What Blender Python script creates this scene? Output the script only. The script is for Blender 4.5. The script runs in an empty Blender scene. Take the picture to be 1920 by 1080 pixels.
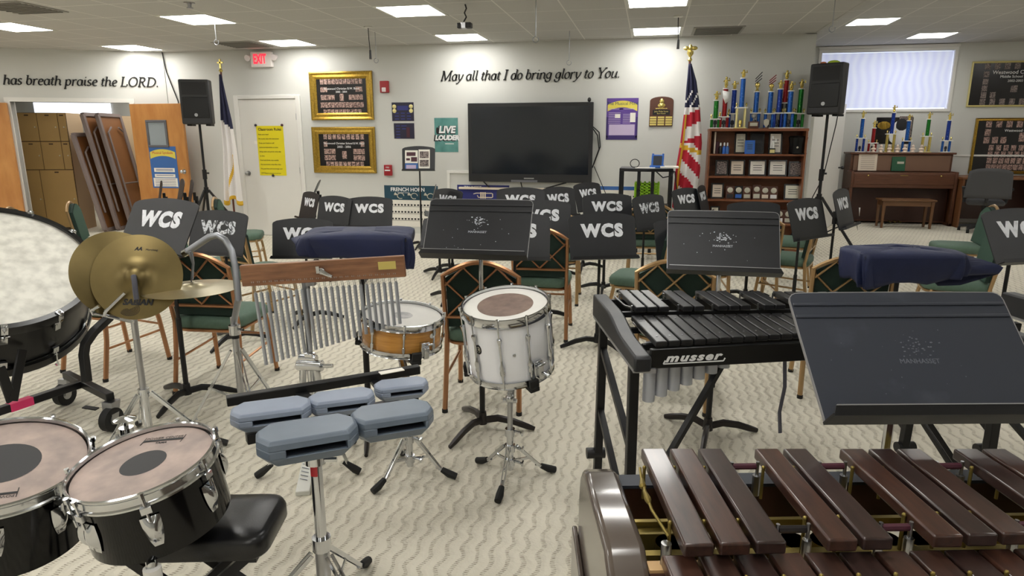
import bpy, math, random
from mathutils import Vector as V, Matrix as Mx
S = bpy.context.scene
COL = S.collection
PI = math.pi
rnd = random.Random(7)

# ---------------------------------------------------------------- camera, world, exposure
CAMZ, PITCH, YAW, FPX = 1.475, math.radians(12.93), math.radians(11.8), 1226.0
cd = bpy.data.cameras.new('camera'); cam = bpy.data.objects.new('camera', cd); COL.objects.link(cam)
cam.location = (0, 0, CAMZ); cam.rotation_euler = (PI/2 - PITCH, 0, YAW)
cd.sensor_width = 36; cd.lens = 36 * FPX / 1920; cd.clip_start = .02; cd.clip_end = 100
S.camera = cam
w = bpy.data.worlds.new('world'); S.world = w; w.use_nodes = True
w.node_tree.nodes['Background'].inputs[0].default_value = (.8, .9, 1, 1)
w.node_tree.nodes['Background'].inputs[1].default_value = .15
S.view_settings.view_transform = 'Standard'; S.view_settings.look = 'None'
S.view_settings.gamma = 1; S.view_settings.use_curve_mapping = False
S.view_settings.exposure = 0.48
PANEL_LIGHT = 12.0
S.cycles.max_bounces = 8; S.cycles.diffuse_bounces = 5; S.cycles.glossy_bounces = 4
S.cycles.caustics_reflective = False; S.cycles.caustics_refractive = False
S.cycles.sample_clamp_indirect = 6

_rm = Mx.Rotation(YAW, 3, 'Z') @ Mx.Rotation(PI/2 - PITCH, 3, 'X')
def ray(px, py): return _rm @ V(((px - 960) / FPX, (540 - py) / FPX, -1))
CAM = V((0, 0, CAMZ))
def onz(px, py, z=0.0):
    d = ray(px, py); return CAM + d * ((z - CAMZ) / d.z)
def ony(px, py, y):
    d = ray(px, py); return CAM + d * (y / d.y)
def atd(px, py, dep): return CAM + ray(px, py) * dep
def onp(px, py, p0, n):
    d = ray(px, py); return CAM + d * ((V(p0) - CAM).dot(n) / d.dot(n))

# ---------------------------------------------------------------- materials
def lin(c):
    c = c / 255; return c / 12.92 if c <= .04045 else ((c + .055) / 1.055) ** 2.4
def C(*c): return (lin(c[0]), lin(c[1]), lin(c[2]), 1)
MATS = {}
def mat(name, col, rough=.5, metal=0.0, var=0.0, scale=20, stretch=None, bump=0.0, bscale=200, col2=None, coat=0, emit=0, spec=None, vpos=(.35, .65)):
    """principled material; var / col2 mix a noise-driven second colour, bump adds fine relief"""
    m = bpy.data.materials.new(name); m.use_nodes = True; MATS[name] = m
    nt = m.node_tree; N = nt.nodes; L = nt.links; b = N['Principled BSDF']
    b.inputs['Base Color'].default_value = C(*col); b.inputs['Roughness'].default_value = rough; b.inputs['Metallic'].default_value = metal
    if spec is not None: b.inputs['Specular IOR Level'].default_value = spec
    if coat: b.inputs['Coat Weight'].default_value = coat; b.inputs['Coat Roughness'].default_value = .1
    if emit:
        b.inputs['Emission Color'].default_value = C(*col); b.inputs['Emission Strength'].default_value = emit
    if var or col2 or bump:
        tc = N.new('ShaderNodeTexCoord'); mp = N.new('ShaderNodeMapping'); L.new(tc.outputs['Object'], mp.inputs[0])
        if stretch: mp.inputs['Scale'].default_value = stretch
        if var or col2:
            ns = N.new('ShaderNodeTexNoise'); ns.inputs['Scale'].default_value = scale; ns.inputs['Detail'].default_value = 5
            L.new(mp.outputs[0], ns.inputs[0])
            r = N.new('ShaderNodeValToRGB'); L.new(ns.outputs[0], r.inputs[0])
            r.color_ramp.elements[0].position = vpos[0]; r.color_ramp.elements[1].position = vpos[1]
            a = C(*col); c2 = C(*col2) if col2 else tuple(x * (1 - var) for x in a[:3]) + (1,)
            r.color_ramp.elements[0].color = c2; r.color_ramp.elements[1].color = a
            L.new(r.outputs[0], b.inputs['Base Color'])
        if bump:
            n2 = N.new('ShaderNodeTexNoise'); n2.inputs['Scale'].default_value = bscale; L.new(mp.outputs[0], n2.inputs[0])
            bp = N.new('ShaderNodeBump'); bp.inputs['Strength'].default_value = bump; bp.inputs['Distance'].default_value = .01
            L.new(n2.outputs[0], bp.inputs['Height']); L.new(bp.outputs[0], b.inputs['Normal'])
    return m
def math_node(nt, op, a, b=None):
    n = nt.nodes.new('ShaderNodeMath'); n.operation = op
    for i, x in enumerate((a, b)):
        if x is None: continue
        if isinstance(x, (int, float)): n.inputs[i].default_value = x
        else: nt.links.new(x, n.inputs[i])
    return n.outputs[0]

M = MATS
mat('wall_paint', (205, 205, 200), .75, bump=.05, bscale=300)
mat('white_paint', (222, 220, 214), .45)
mat('white_trim', (225, 223, 218), .4)
mat('tan_wall', (196, 170, 135), .7)
mat('grey_metal', (105, 105, 110), .4, .3)
mat('vent_grey', (150, 148, 142), .6)
mat('vent_slat', (120, 118, 112), .6)
mat('faint_scuff', (104, 108, 118), .7)
mat('light_panel', (255, 253, 248), .5, emit=PANEL_LIGHT)
mat('lens_frame', (215, 215, 208), .5)
mat('daylight', (214, 222, 250), .6, emit=.55)
mat('daylight_bright', (235, 240, 250), .6, emit=1.0)
mat('black_plastic', (22, 22, 24), .45)
mat('speaker_case', (40, 40, 42), .55)
mat('black_desk', (34, 35, 39), .42, var=.25, scale=6, bump=.05, bscale=500)
mat('scuffed_desk', (70, 74, 85), .4, scale=7, col2=(52, 56, 66), vpos=(.58, .74))
mat('desk_edge', (170, 170, 172), .35, .6)
mat('black_metal', (20, 20, 22), .4, .2)
mat('satin_black', (10, 10, 11), .28, spec=.4)
mat('gloss_black', (4, 4, 5), .1, spec=.35)
mat('base_bronze', (48, 44, 44), .3, .5)
mat('stencil', (232, 234, 240), .6, var=.25, scale=40, vpos=(.25, .5))
mat('worn_stencil', (225, 228, 234), .6, col2=(60, 62, 66), scale=55, vpos=(.38, .5))
mat('chrome', (205, 207, 210), .12, 1.0)
mat('dull_chrome', (175, 176, 178), .3, 1.0)
mat('aluminium', (150, 153, 158), .38, .85)
mat('gold', (196, 160, 70), .3, .9, var=.35, scale=60)
mat('gold_plastic', (226, 205, 120), .22, .85)
mat('pale_gold', (226, 214, 150), .35, .3)
mat('brass_cymbal', (122, 107, 70), .36, .9, var=.22, scale=5)
mat('pale_cymbal', (178, 168, 138), .33, .9, var=.15, scale=8)
mat('bronze_frame', (176, 128, 92), .32, .75)
mat('gold_frame', (182, 150, 108), .32, .75)
mat('green_fabric', (58, 88, 74), .85, var=.12, scale=90, bump=.2, bscale=900)
mat('resonator_grey', (192, 195, 203), .45, .2)
mat('chime_metal', (182, 186, 194), .38, .7)
mat('green_pale', (84, 108, 92), .7, var=.1, scale=60)
mat('green_back', (22, 44, 36), .85, var=.15, scale=90)
mat('navy_cloth', (23, 34, 74), .6, var=.25, scale=5, bump=.35, bscale=14)
mat('rubber', (18, 18, 18), .7)
mat('white_shell', (244, 245, 250), .18, coat=.4)
mat('drumhead', (226, 224, 218), .55, var=.06, scale=12)
mat('head_worn', (184, 164, 154), .55, col2=(146, 132, 127), scale=14, vpos=(.3, .7))
mat('head_brown', (132, 112, 100), .6, col2=(112, 92, 84), scale=22, vpos=(.35, .65))
mat('head_cloudy', (226, 224, 214), .5, col2=(196, 194, 184), scale=16, vpos=(.35, .62))
mat('dot_black', (46, 46, 48), .6)
mat('maple', (206, 150, 72), .3, col2=(176, 118, 46), scale=9, stretch=(1, 1, 14), vpos=(.3, .7), coat=.3)
mat('chime_wood', (152, 106, 74), .4, col2=(112, 74, 50), scale=7, stretch=(1, 6, 10), vpos=(.3, .7), coat=.2)
mat('rosewood', (72, 49, 41), .3, col2=(42, 29, 26), scale=9, stretch=(9, 1.2, 9), vpos=(.25, .75), coat=.35)
mat('rosewood_red', (80, 51, 40), .3, col2=(46, 30, 26), scale=9, stretch=(9, 1.2, 9), vpos=(.25, .75), coat=.35)
mat('rosewood_dark', (62, 44, 40), .28, col2=(38, 27, 25), scale=9, stretch=(9, 1.2, 9), vpos=(.25, .75), coat=.35)
mat('lacquer_brown', (92, 82, 74), .22, col2=(70, 60, 54), scale=3, coat=.6)
mat('old_brass', (150, 132, 72), .4, .8)
mat('raw_wood', (196, 160, 112), .6)
mat('kelon', (30, 30, 32), .3, var=.2, scale=30, bump=.05, bscale=400)
mat('block_grey', (136, 147, 166), .36, var=.12, scale=9)
mat('block_dark', (104, 116, 131), .36, var=.12, scale=9)
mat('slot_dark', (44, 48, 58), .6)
mat('vinyl', (20, 20, 22), .3, bump=.05, bscale=300)
mat('oak_door', (200, 142, 78), .35, col2=(176, 116, 58), scale=4, stretch=(2.2, 2.2, .6), vpos=(.3, .7), coat=.2)
mat('locker_tan', (168, 136, 84), .5, var=.06, scale=3)
mat('locker_side', (206, 180, 146), .6)
mat('dark_gap', (70, 50, 28), .7)
mat('table_grey', (122, 108, 104), .5)
mat('table_brown', (128, 82, 44), .5)
mat('shelf_wood', (138, 84, 52), .4, col2=(116, 68, 40), scale=6, stretch=(1, 3, 3), vpos=(.3, .7))
mat('piano_wood', (104, 66, 46), .35, col2=(88, 54, 38), scale=5, stretch=(1, 3, 6), vpos=(.3, .7))
mat('piano_front', (122, 92, 74), .4)
mat('piano_dark', (58, 32, 24), .4)
mat('bench_wood', (110, 76, 48), .35)
mat('tv_screen', (26, 30, 36), .12, spec=.6)
mat('photo_black', (20, 16, 17), .25)
mat('portrait', (196, 164, 152), .5, col2=(70, 46, 46), scale=70, vpos=(.38, .6))
mat('portrait_grey', (150, 136, 130), .5, col2=(50, 40, 40), scale=70, vpos=(.38, .6))
mat('ink_white', (235, 235, 235), .6)
mat('ink_black', (16, 16, 18), .6)
mat('ink_dark', (30, 30, 34), .6)
mat('paper', (236, 232, 222), .7)
mat('paper_warm', (222, 208, 190), .7)
mat('yellow_paper', (226, 210, 16), .6)
mat('red_plastic', (160, 26, 36), .4)
mat('clear_lens', (235, 225, 225), .2)
mat('exit_red', (255, 40, 60), .5, emit=1.2)
mat('exit_white', (235, 228, 224), .4)
mat('navy_print', (28, 24, 52), .35)
mat('indigo_print', (46, 50, 120), .5)
mat('maroon_print', (70, 24, 40), .5)
mat('teal_print', (96, 150, 144), .6, col2=(66, 122, 118), scale=5, stretch=(1, 1, 9), vpos=(.35, .65))
mat('purple_print', (96, 66, 150), .6, var=.15, scale=6)
mat('purple_dark', (58, 40, 104), .6)
mat('lilac', (196, 180, 210), .6)
mat('banner_yellow', (220, 204, 84), .6)
mat('blue_print', (58, 104, 170), .6)
mat('horn_teal', (22, 66, 84), .5)
mat('royal_blue', (26, 34, 110), .5)
mat('walnut', (84, 48, 34), .35)
mat('silver_plate', (200, 196, 180), .3, .5)
mat('gold_plate', (226, 206, 120), .3, .6)
mat('tro_blue', (34, 92, 176), .22, .5, col2=(110, 160, 220), scale=35, vpos=(.3, .42))
mat('tro_navy', (26, 58, 150), .22, .5, col2=(120, 150, 220), scale=45, vpos=(.28, .4))
mat('tro_red', (150, 30, 34), .22, .5, col2=(210, 90, 90), scale=35, vpos=(.28, .4))
mat('tro_green', (30, 120, 40), .22, .5, col2=(120, 190, 110), scale=45, vpos=(.28, .4))
mat('tro_dark', (40, 40, 44), .3, .3)
mat('marble_white', (232, 232, 228), .3)
mat('flag_white', (226, 222, 220), .75)
mat('flag_red', (178, 26, 48), .75)
mat('flag_navy', (28, 30, 62), .75)
mat('flag_gold', (216, 172, 44), .6)
mat('flagpole_wood', (96, 50, 38), .4)
mat('lime', (150, 205, 30), .5)
mat('neon_cloth', (180, 205, 60), .7)
mat('orange_cloth', (220, 130, 80), .7)
mat('bright_blue', (40, 100, 190), .4)
mat('office_fabric', (74, 74, 76), .8)
mat('office_dark', (40, 40, 42), .6)
mat('desk_wood', (120, 78, 48), .4)
mat('book_green', (30, 84, 56), .5)
mat('pink_tape', (240, 60, 120), .6)
mat('strap_grey', (86, 86, 96), .8)
mat('badge_red', (190, 40, 50), .4)
mat('glass_grey', (150, 158, 162), .15)
mat('steel_frame', (110, 104, 98), .4, .5)
mat('pink_wood', (150, 104, 92), .4)
mat('scuff', (196, 200, 208), .7)
mat('smudge', (66, 70, 78), .5)
mat('bust_white', (226, 206, 190), .6)
mat('brown_bag', (150, 120, 90), .7)

def carpet():
    m = bpy.data.materials.new('carpet'); m.use_nodes = True; nt = m.node_tree; N = nt.nodes; L = nt.links; b = N['Principled BSDF']
    b.inputs['Roughness'].default_value = .95; b.inputs['Specular IOR Level'].default_value = .1
    tc = N.new('ShaderNodeTexCoord'); sp = N.new('ShaderNodeSeparateXYZ'); L.new(tc.outputs['Object'], sp.inputs[0])
    x, y = sp.outputs[0], sp.outputs[1]
    ns = N.new('ShaderNodeTexNoise'); ns.inputs['Scale'].default_value = 9; L.new(tc.outputs['Object'], ns.inputs[0])
    ns2 = N.new('ShaderNodeTexNoise'); ns2.inputs['Scale'].default_value = 60; L.new(tc.outputs['Object'], ns2.inputs[0])
    mt = lambda op, a, c=None: math_node(nt, op, a, c)
    # wavy ribs running along the room
    wig = mt('MULTIPLY', mt('SINE', mt('ADD', mt('MULTIPLY', y, 2*PI/.13), mt('MULTIPLY', ns.outputs[0], 5))), .009)
    xx = mt('ADD', mt('ADD', x, wig), mt('MULTIPLY', ns.outputs[0], .018))
    rib = mt('SINE', mt('MULTIPLY', xx, 2*PI/.056))
    dash = mt('SINE', mt('MULTIPLY', y, 2*PI/.010))
    # mask of darker rows, broken up into dashes
    row = mt('MULTIPLY', mt('SUBTRACT', rib, .42), 2.6)
    row = mt('MINIMUM', mt('MAXIMUM', row, 0), 1)
    dsh = mt('MINIMUM', mt('MAXIMUM', mt('ADD', dash, .55), 0), 1)
    amt = mt('MULTIPLY', row, dsh)
    amt = mt('MULTIPLY', amt, mt('MINIMUM', mt('MAXIMUM', mt('MULTIPLY', mt('SUBTRACT', ns2.outputs[0], .2), 2.2), 0), 1))
    mx = N.new('ShaderNodeMix'); mx.data_type = 'RGBA'
    L.new(amt, mx.inputs[0]); mx.inputs[6].default_value = C(216, 210, 194); mx.inputs[7].default_value = C(138, 130, 112)
    r2 = N.new('ShaderNodeTexNoise'); r2.inputs['Scale'].default_value = 1.3; L.new(tc.outputs['Object'], r2.inputs[0])
    hs = N.new('ShaderNodeHueSaturation'); L.new(mx.outputs[2], hs.inputs['Color'])
    L.new(mt('ADD', mt('MULTIPLY', r2.outputs[0], .25), .86), hs.inputs['Value'])
    L.new(hs.outputs[0], b.inputs['Base Color'])
    bp = N.new('ShaderNodeBump'); bp.inputs['Strength'].default_value = .5; bp.inputs['Distance'].default_value = .006
    L.new(mt('ADD', rib, mt('MULTIPLY', ns2.outputs[0], 1.5)), bp.inputs['Height']); L.new(bp.outputs[0], b.inputs['Normal'])
    MATS['carpet'] = m
carpet()
def ceiling_mat(name, ox, oy):
    m = bpy.data.materials.new(name); m.use_nodes = True; nt = m.node_tree; N = nt.nodes; L = nt.links; b = N['Principled BSDF']
    b.inputs['Roughness'].default_value = .9; b.inputs['Specular IOR Level'].default_value = .15
    tc = N.new('ShaderNodeTexCoord'); sp = N.new('ShaderNodeSeparateXYZ'); L.new(tc.outputs['Object'], sp.inputs[0])
    mt = lambda op, a, c=None: math_node(nt, op, a, c)
    def line(o, off):
        f = mt('FRACT', mt('ADD', mt('DIVIDE', mt('SUBTRACT', o, off), .61), 50))
        return mt('LESS_THAN', mt('ABSOLUTE', mt('SUBTRACT', f, .5)), .011)
    g = mt('MAXIMUM', line(sp.outputs[0], ox), line(sp.outputs[1], oy))
    ns = N.new('ShaderNodeTexNoise'); ns.inputs['Scale'].default_value = 150; L.new(tc.outputs['Object'], ns.inputs[0])
    r = N.new('ShaderNodeValToRGB'); L.new(ns.outputs[0], r.inputs[0])
    r.color_ramp.elements[0].color = C(182, 181, 177); r.color_ramp.elements[1].color = C(200, 199, 195)
    mx = N.new('ShaderNodeMix'); mx.data_type = 'RGBA'; L.new(g, mx.inputs[0]); L.new(r.outputs[0], mx.inputs[6]); mx.inputs[7].default_value = C(224, 222, 216)
    L.new(mx.outputs[2], b.inputs['Base Color']); MATS[name] = m
ceiling_mat('ceiling_tile', -.006, 8.56)
ceiling_mat('ceiling_tile_high', 2.9 + .0, 10.5)

# ---------------------------------------------------------------- mesh builder
class MB:
    def __init__(s, Mt=None): s.v = []; s.f = []; s.mi = []; s.M = Mt; s.cur = 0
    def add(s, vs, fs, Mt=None):
        o = len(s.v)
        for p in vs:
            p = V(p)
            if Mt is not None: p = Mt @ p
            if s.M is not None: p = s.M @ p
            s.v.append(p)
        for f in fs: s.f.append(tuple(i + o for i in f)); s.mi.append(s.cur)
        return s
    def box(s, c, d, Mt=None):
        x, y, z = c; a, b, e = d[0]/2, d[1]/2, d[2]/2
        vs = [(x+i*a, y+j*b, z+k*e) for i in (-1, 1) for j in (-1, 1) for k in (-1, 1)]
        return s.add(vs, [(0,1,3,2), (4,6,7,5), (0,4,5,1), (2,3,7,6), (0,2,6,4), (1,5,7,3)], Mt)
    def bx(s, x0, x1, y0, y1, z0, z1, Mt=None): return s.box(((x0+x1)/2, (y0+y1)/2, (z0+z1)/2), (abs(x1-x0), abs(y1-y0), abs(z1-z0)), Mt)
    def hexa(s, lo, hi):  # two quads, same winding
        return s.add(list(lo)+list(hi), [(3,2,1,0), (4,5,6,7), (0,1,5,4), (1,2,6,5), (2,3,7,6), (3,0,4,7)])
    def tube(s, pts, r, n=8, closed=False, flat=None, Mt=None, caps=True, rot=0):
        pts = [V(p) for p in pts]; m = len(pts); rs = r if isinstance(r, (list, tuple)) else [r]*m
        T = []
        for i in range(m):
            a = pts[(i-1) % m] if (closed or i > 0) else pts[i]; b = pts[(i+1) % m] if (closed or i < m-1) else pts[i]
            T.append((b-a).normalized())
        u = V((0, 0, 1)) if abs(T[0].z) < .9 else V((1, 0, 0))
        u = (u - T[0]*u.dot(T[0])).normalized(); vs = []; fs = []
        for i in range(m):
            if i: u = (u - T[i]*u.dot(T[i])).normalized()
            w_ = T[i].cross(u); k2 = flat if flat else 1
            for k in range(n):
                a = 2*PI*k/n + rot
                vs.append(pts[i] + (u*math.cos(a) + w_*math.sin(a)*k2)*rs[i])
        for i in range(m if closed else m-1):
            j = (i+1) % m
            for k in range(n): fs.append((i*n+k, i*n+(k+1) % n, j*n+(k+1) % n, j*n+k))
        if not closed and caps: fs += [tuple(range(n-1, -1, -1)), tuple((m-1)*n+k for k in range(n))]
        return s.add(vs, fs, Mt)
    def bar(s, a, b, wd, ht=None, up=None):  # rectangular bar from a to b
        a, b = V(a), V(b); t = (b-a).normalized(); ht = ht or wd
        u = V(up) if up else (V((0, 0, 1)) if abs(t.z) < .9 else V((0, 1, 0)))
        u = (u - t*u.dot(t)).normalized(); w_ = t.cross(u)
        q = lambda p: [p + w_*wd/2*i + u*ht/2*j for i, j in ((-1,-1), (1,-1), (1,1), (-1,1))]
        return s.hexa(q(a), q(b))
    def lathe(s, prof, Mt=None, n=24, a0=0, a1=2*PI):
        full = abs(a1-a0) > 6.28; c = n if full else n+1; vs = []; fs = []
        for r, z in prof:
            for k in range(c):
                a = a0 + (a1-a0)*k/n; vs.append((r*math.cos(a), r*math.sin(a), z))
        for i in range(len(prof)-1):
            for k in range(n):
                k2 = (k+1) % c; fs.append((i*c+k, i*c+k2, (i+1)*c+k2, (i+1)*c+k))
        if full:
            if prof[0][0] > 1e-5: fs.append(tuple(range(c-1, -1, -1)))
            if prof[-1][0] > 1e-5: fs.append(tuple((len(prof)-1)*c+k for k in range(c)))
        return s.add(vs, fs, Mt)
    def disc(s, c, r, Mt=None, n=24): return s.add([(c[0]+r*math.cos(2*PI*k/n), c[1]+r*math.sin(2*PI*k/n), c[2]) for k in range(n)], [tuple(range(n))], Mt)
    def cyl(s, a, b, r, r2=None, n=12): return s.tube([a, b], [r, r if r2 is None else r2], n)
    def prism(s, poly, h0, h1, Mt=None):  # polygon in xy, extruded in z
        n = len(poly); vs = [(x, y, h0) for x, y in poly] + [(x, y, h1) for x, y in poly]
        fs = [tuple(range(n-1, -1, -1)), tuple(range(n, 2*n))] + [(i, (i+1) % n, n+(i+1) % n, n+i) for i in range(n)]
        return s.add(vs, fs, Mt)
    def ball(s, c, r, n=10, Mt=None):
        rx, ry, rz = r if isinstance(r, (tuple, list)) else (r, r, r); m = n//2+1; vs = []; fs = []
        for i in range(m+1):
            t = PI*i/m
            for k in range(n): a = 2*PI*k/n; vs.append((c[0]+rx*math.sin(t)*math.cos(a), c[1]+ry*math.sin(t)*math.sin(a), c[2]+rz*math.cos(t)))
        for i in range(m):
            for k in range(n): fs.append((i*n+k, (i+1)*n+k, (i+1)*n+(k+1) % n, i*n+(k+1) % n))
        return s.add(vs, fs, Mt)
    def grid(s, fn, nu, nv, Mt=None):
        vs = [fn(i/nu, j/nv) for i in range(nu+1) for j in range(nv+1)]
        fs = [(i*(nv+1)+j, (i+1)*(nv+1)+j, (i+1)*(nv+1)+j+1, i*(nv+1)+j+1) for i in range(nu) for j in range(nv)]
        return s.add(vs, fs, Mt)
    def mesh(s, me, Mt=None):
        return s.add([v.co for v in me.vertices], [tuple(p.vertices) for p in me.polygons], Mt)
    def build(s, name, mats, parent=None, bev=0, seg=2, solid=0, sub=0, ang=35, loc=None):
        me = bpy.data.meshes.new(name); me.from_pydata(s.v, [], s.f)
        if not isinstance(mats, (list, tuple)): mats = [mats]
        for m in mats: me.materials.append(MATS[m] if isinstance(m, str) else m)
        if len(mats) > 1: me.polygons.foreach_set('material_index', s.mi)
        me.polygons.foreach_set('use_smooth', [True]*len(me.polygons))
        me.validate(); me.update()
        try: me.set_sharp_from_angle(angle=math.radians(ang))
        except Exception: pass
        o = bpy.data.objects.new(name, me); COL.objects.link(o)
        if parent: o.parent = parent
        if loc is not None: o.location = loc
        if solid:
            md = o.modifiers.new('solid', 'SOLIDIFY'); md.thickness = solid; md.offset = 0
        if bev:
            md = o.modifiers.new('bevel', 'BEVEL'); md.width = bev; md.segments = seg; md.limit_method = 'ANGLE'; md.angle_limit = math.radians(40)
        if sub:
            md = o.modifiers.new('sub', 'SUBSURF'); md.levels = sub; md.render_levels = sub
        return o

def thing(name, label, cat, loc=(0, 0, 0), rz=0, group=None):
    o = bpy.data.objects.new(name, None); COL.objects.link(o); o.empty_display_size = .05
    o.location = loc; o.rotation_euler = (0, 0, rz); return tag(o, label, cat, group)
def tag(o, label, cat, group=None, kind=None):
    o['label'] = label; o['category'] = cat
    if group: o['group'] = group
    if kind: o['kind'] = kind
    return o
def struct(o, label=None):
    o['kind'] = 'structure'
    if label: o['label'] = label
    return o
def plab(o, label): o['label'] = label; return o
KIDS = {}
def kids(o): return [c for c in COL.objects if c.parent == o]
def dup(root, loc=None, rz=None, label=None, parent=None):
    c = root.copy(); COL.objects.link(c); c.parent = parent
    for ch in kids(root): dup(ch, parent=c)
    if loc is not None: c.location = loc
    if rz is not None: c.rotation_euler = (0, 0, rz)
    if label: c['label'] = label
    return c
_tx = {}
def text_mesh(txt, size=1.0, ext=.02, bold=0.0, shear=0.0, align='CENTER', space=1.0):
    key = (txt, size, ext, bold, shear, align, space)
    if key not in _tx:
        cu = bpy.data.curves.new('t', 'FONT'); cu.body = txt; cu.size = size; cu.extrude = ext; cu.offset = bold; cu.shear = shear
        cu.align_x = align; cu.align_y = 'CENTER'; cu.space_character = space; cu.resolution_u = 3
        o = bpy.data.objects.new('t', cu); COL.objects.link(o)
        dg = bpy.context.evaluated_depsgraph_get(); dg.update()
        me = bpy.data.meshes.new_from_object(o.evaluated_get(dg)); bpy.data.objects.remove(o); _tx[key] = me
    return _tx[key]
RX = Mx.Rotation(PI/2, 4, 'X')   # text / flat art standing upright, facing -Y
T = Mx.Translation
def frame_mat(o, x, y, z):
    return Mx(((x[0], y[0], z[0], o[0]), (x[1], y[1], z[1], o[1]), (x[2], y[2], z[2], o[2]), (0, 0, 0, 1)))
def axis_mat(o, zdir, xhint=(1, 0, 0)):
    z = V(zdir).normalized(); x = V(xhint); x = (x - z*x.dot(z)).normalized(); y = z.cross(x)
    return frame_mat(o, x, y, z)
def arc(c, r, a0, a1, n): return [(c[0]+r*math.cos(math.radians(a0+(a1-a0)*i/n)), c[1]+r*math.sin(math.radians(a0+(a1-a0)*i/n))) for i in range(n+1)]
def rrect(w_, h, r, n=4):
    return arc((w_/2-r, h/2-r), r, 0, 90, n)+arc((-w_/2+r, h/2-r), r, 90, 180, n)+arc((-w_/2+r, -h/2+r), r, 180, 270, n)+arc((w_/2-r, -h/2+r), r, 270, 360, n)
# ================================================================ the room
H, H2, D, D2 = 2.73, 3.05, 9.09, 13.1
XE, LOWX = 7.6, 1.95
b = MB(); b.bx(-14, XE, -4, D2, -.06, 0); struct(b.build('floor', 'carpet'))
b = MB(); b.bx(-14, LOWX, -4, D+.1, H, H+.08); b.bx(-14, -7.2, D+.1, 12, H, H+.08); struct(b.build('ceiling', 'ceiling_tile'))
b = MB(); b.bx(LOWX, XE, -4, D2, H2, H2+.08); struct(b.build('ceiling_high', 'ceiling_tile_high'))
b = MB(); b.bx(LOWX-.06, LOWX, -4, D+.1, H+.08, H2+.08); b.bx(LOWX-.06, LOWX-.003, -4, D-.002, H-.004, H+.08); struct(b.build('trim_1', 'ceiling_tile'))
b = MB(); b.bx(-7.27, 1.92, D, D+.12, 0, H); struct(b.build('wall_back', 'wall_paint'))
b = MB(); b.bx(1.80, 1.92, D+.12, D2, 0, H2+.05); b.bx(1.8, 1.92, D, D+.12, H-.01, H2+.05); struct(b.build('wall_return', 'wall_paint'))
# window wall with its hole
WX0, WX1, WZ0, WZ1 = 2.86, 5.02, 1.97, 2.94
b = MB()
b.bx(1.9, WX0, D2, D2+.15, 0, H2+.05); b.bx(WX1, XE, D2, D2+.15, 0, H2+.05)
b.bx(WX0, WX1, D2, D2+.15, 0, WZ0); b.bx(WX0, WX1, D2, D2+.15, WZ1, H2+.05); struct(b.build('wall_window_side', 'wall_paint'))
b = MB(); b.bx(XE, XE+.1, -4, D2+.1, 0, H2+.05); struct(b.build('wall_right', 'wall_paint'))
b = MB(); b.bx(-14, XE, -4.1, -4, 0, H2+.05); struct(b.build('wall_behind', 'wall_paint'))
b = MB(); b.bx(-14.1, -14, -4, 12, 0, H); struct(b.build('wall_far_left', 'wall_paint'))
# window: frame, blind, pane
wn = thing('window_1', 'high window with pale roller blind above the piano', 'window', (0, 0, 0)); del wn['category']; wn['kind'] = 'structure'
b = MB()
for x0, x1, z0, z1 in ((WX0-.03, WX1+.03, WZ1-.0, WZ1+.05), (WX0-.03, WX1+.03, WZ0-.045, WZ0), (WX0-.03, WX0+.02, WZ0, WZ1), (WX1-.02, WX1+.03, WZ0, WZ1)):
    b.bx(x0, x1, D2-.025, D2+.06, z0, z1)
b.build('window_frame', 'white_trim', wn)
b = MB(); b.bx(WX0+.02, WX1-.02, D2+.10, D2+.11, WZ0, WZ1); b.build('window_pane', 'daylight_bright', wn)
def blind_mat():
    m = bpy.data.materials.new('blind'); m.use_nodes = True; nt = m.node_tree; N = nt.nodes; L = nt.links; p = N['Principled BSDF']
    tc = N.new('ShaderNodeTexCoord'); wv = N.new('ShaderNodeTexWave'); L.new(tc.outputs['Object'], wv.inputs[0])
    wv.inputs['Scale'].default_value = 2.4; wv.inputs['Distortion'].default_value = 5; wv.inputs['Detail'].default_value = 0; wv.inputs['Detail Scale'].default_value = .8
    r = N.new('ShaderNodeValToRGB'); L.new(wv.outputs[0], r.inputs[0])
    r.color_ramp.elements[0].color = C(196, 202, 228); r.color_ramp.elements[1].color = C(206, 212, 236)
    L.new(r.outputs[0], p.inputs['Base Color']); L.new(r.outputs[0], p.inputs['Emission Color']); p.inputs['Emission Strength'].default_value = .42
    p.inputs['Roughness'].default_value = .9; MATS['blind'] = m
blind_mat()
b = MB(); b.bx(WX0+.025, WX1-.025, D2+.028, D2+.034, WZ0+.02, WZ1-.01); b.build('roller_blind', 'blind', wn)
b = MB(); b.bx(WX0-.04, WX1+.04, D2-.05, D2-.0, WZ1+.052, WZ1+.10); b.build('blind_rail', 'white_trim', wn)

# ---- left wall with the double doorway
c0 = V((-7.27, 9.08, 0)); wd = V((-.9028, -.4301, 0)); wn_ = V((.4301, -.9028, 0))   # along the wall, and into the room
WM = frame_mat(c0, wd, V((0, 0, 1)).cross(wd), V((0, 0, 1)))
b = MB(WM)   # local x along the wall, y behind it is +/-
sgn = 1 if (WM.to_3x3() @ V((0, 1, 0))).dot(wn_) > 0 else -1
J0, J1, DZ = .53, 2.10, 1.99
b.bx(-.0, J0, 0, -.12*sgn, 0, H); b.bx(J1, 7.0, 0, -.12*sgn, 0, H); b.bx(J0, J1, 0, -.12*sgn, DZ, H); struct(b.build('wall_left', 'wall_paint'))
b = MB(WM)
b.bx(J0-.07, J1+.07, .02*sgn, -.14*sgn, DZ, DZ+.06); b.bx(J0-.06, J0, .02*sgn, -.14*sgn, 0, DZ); b.bx(J1, J1+.06, .02*sgn, -.14*sgn, 0, DZ); struct(b.build('trim_2', 'white_trim'))
def wl(u, out, z=0): return c0 + wd*u + wn_*out + V((0, 0, z))

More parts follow.
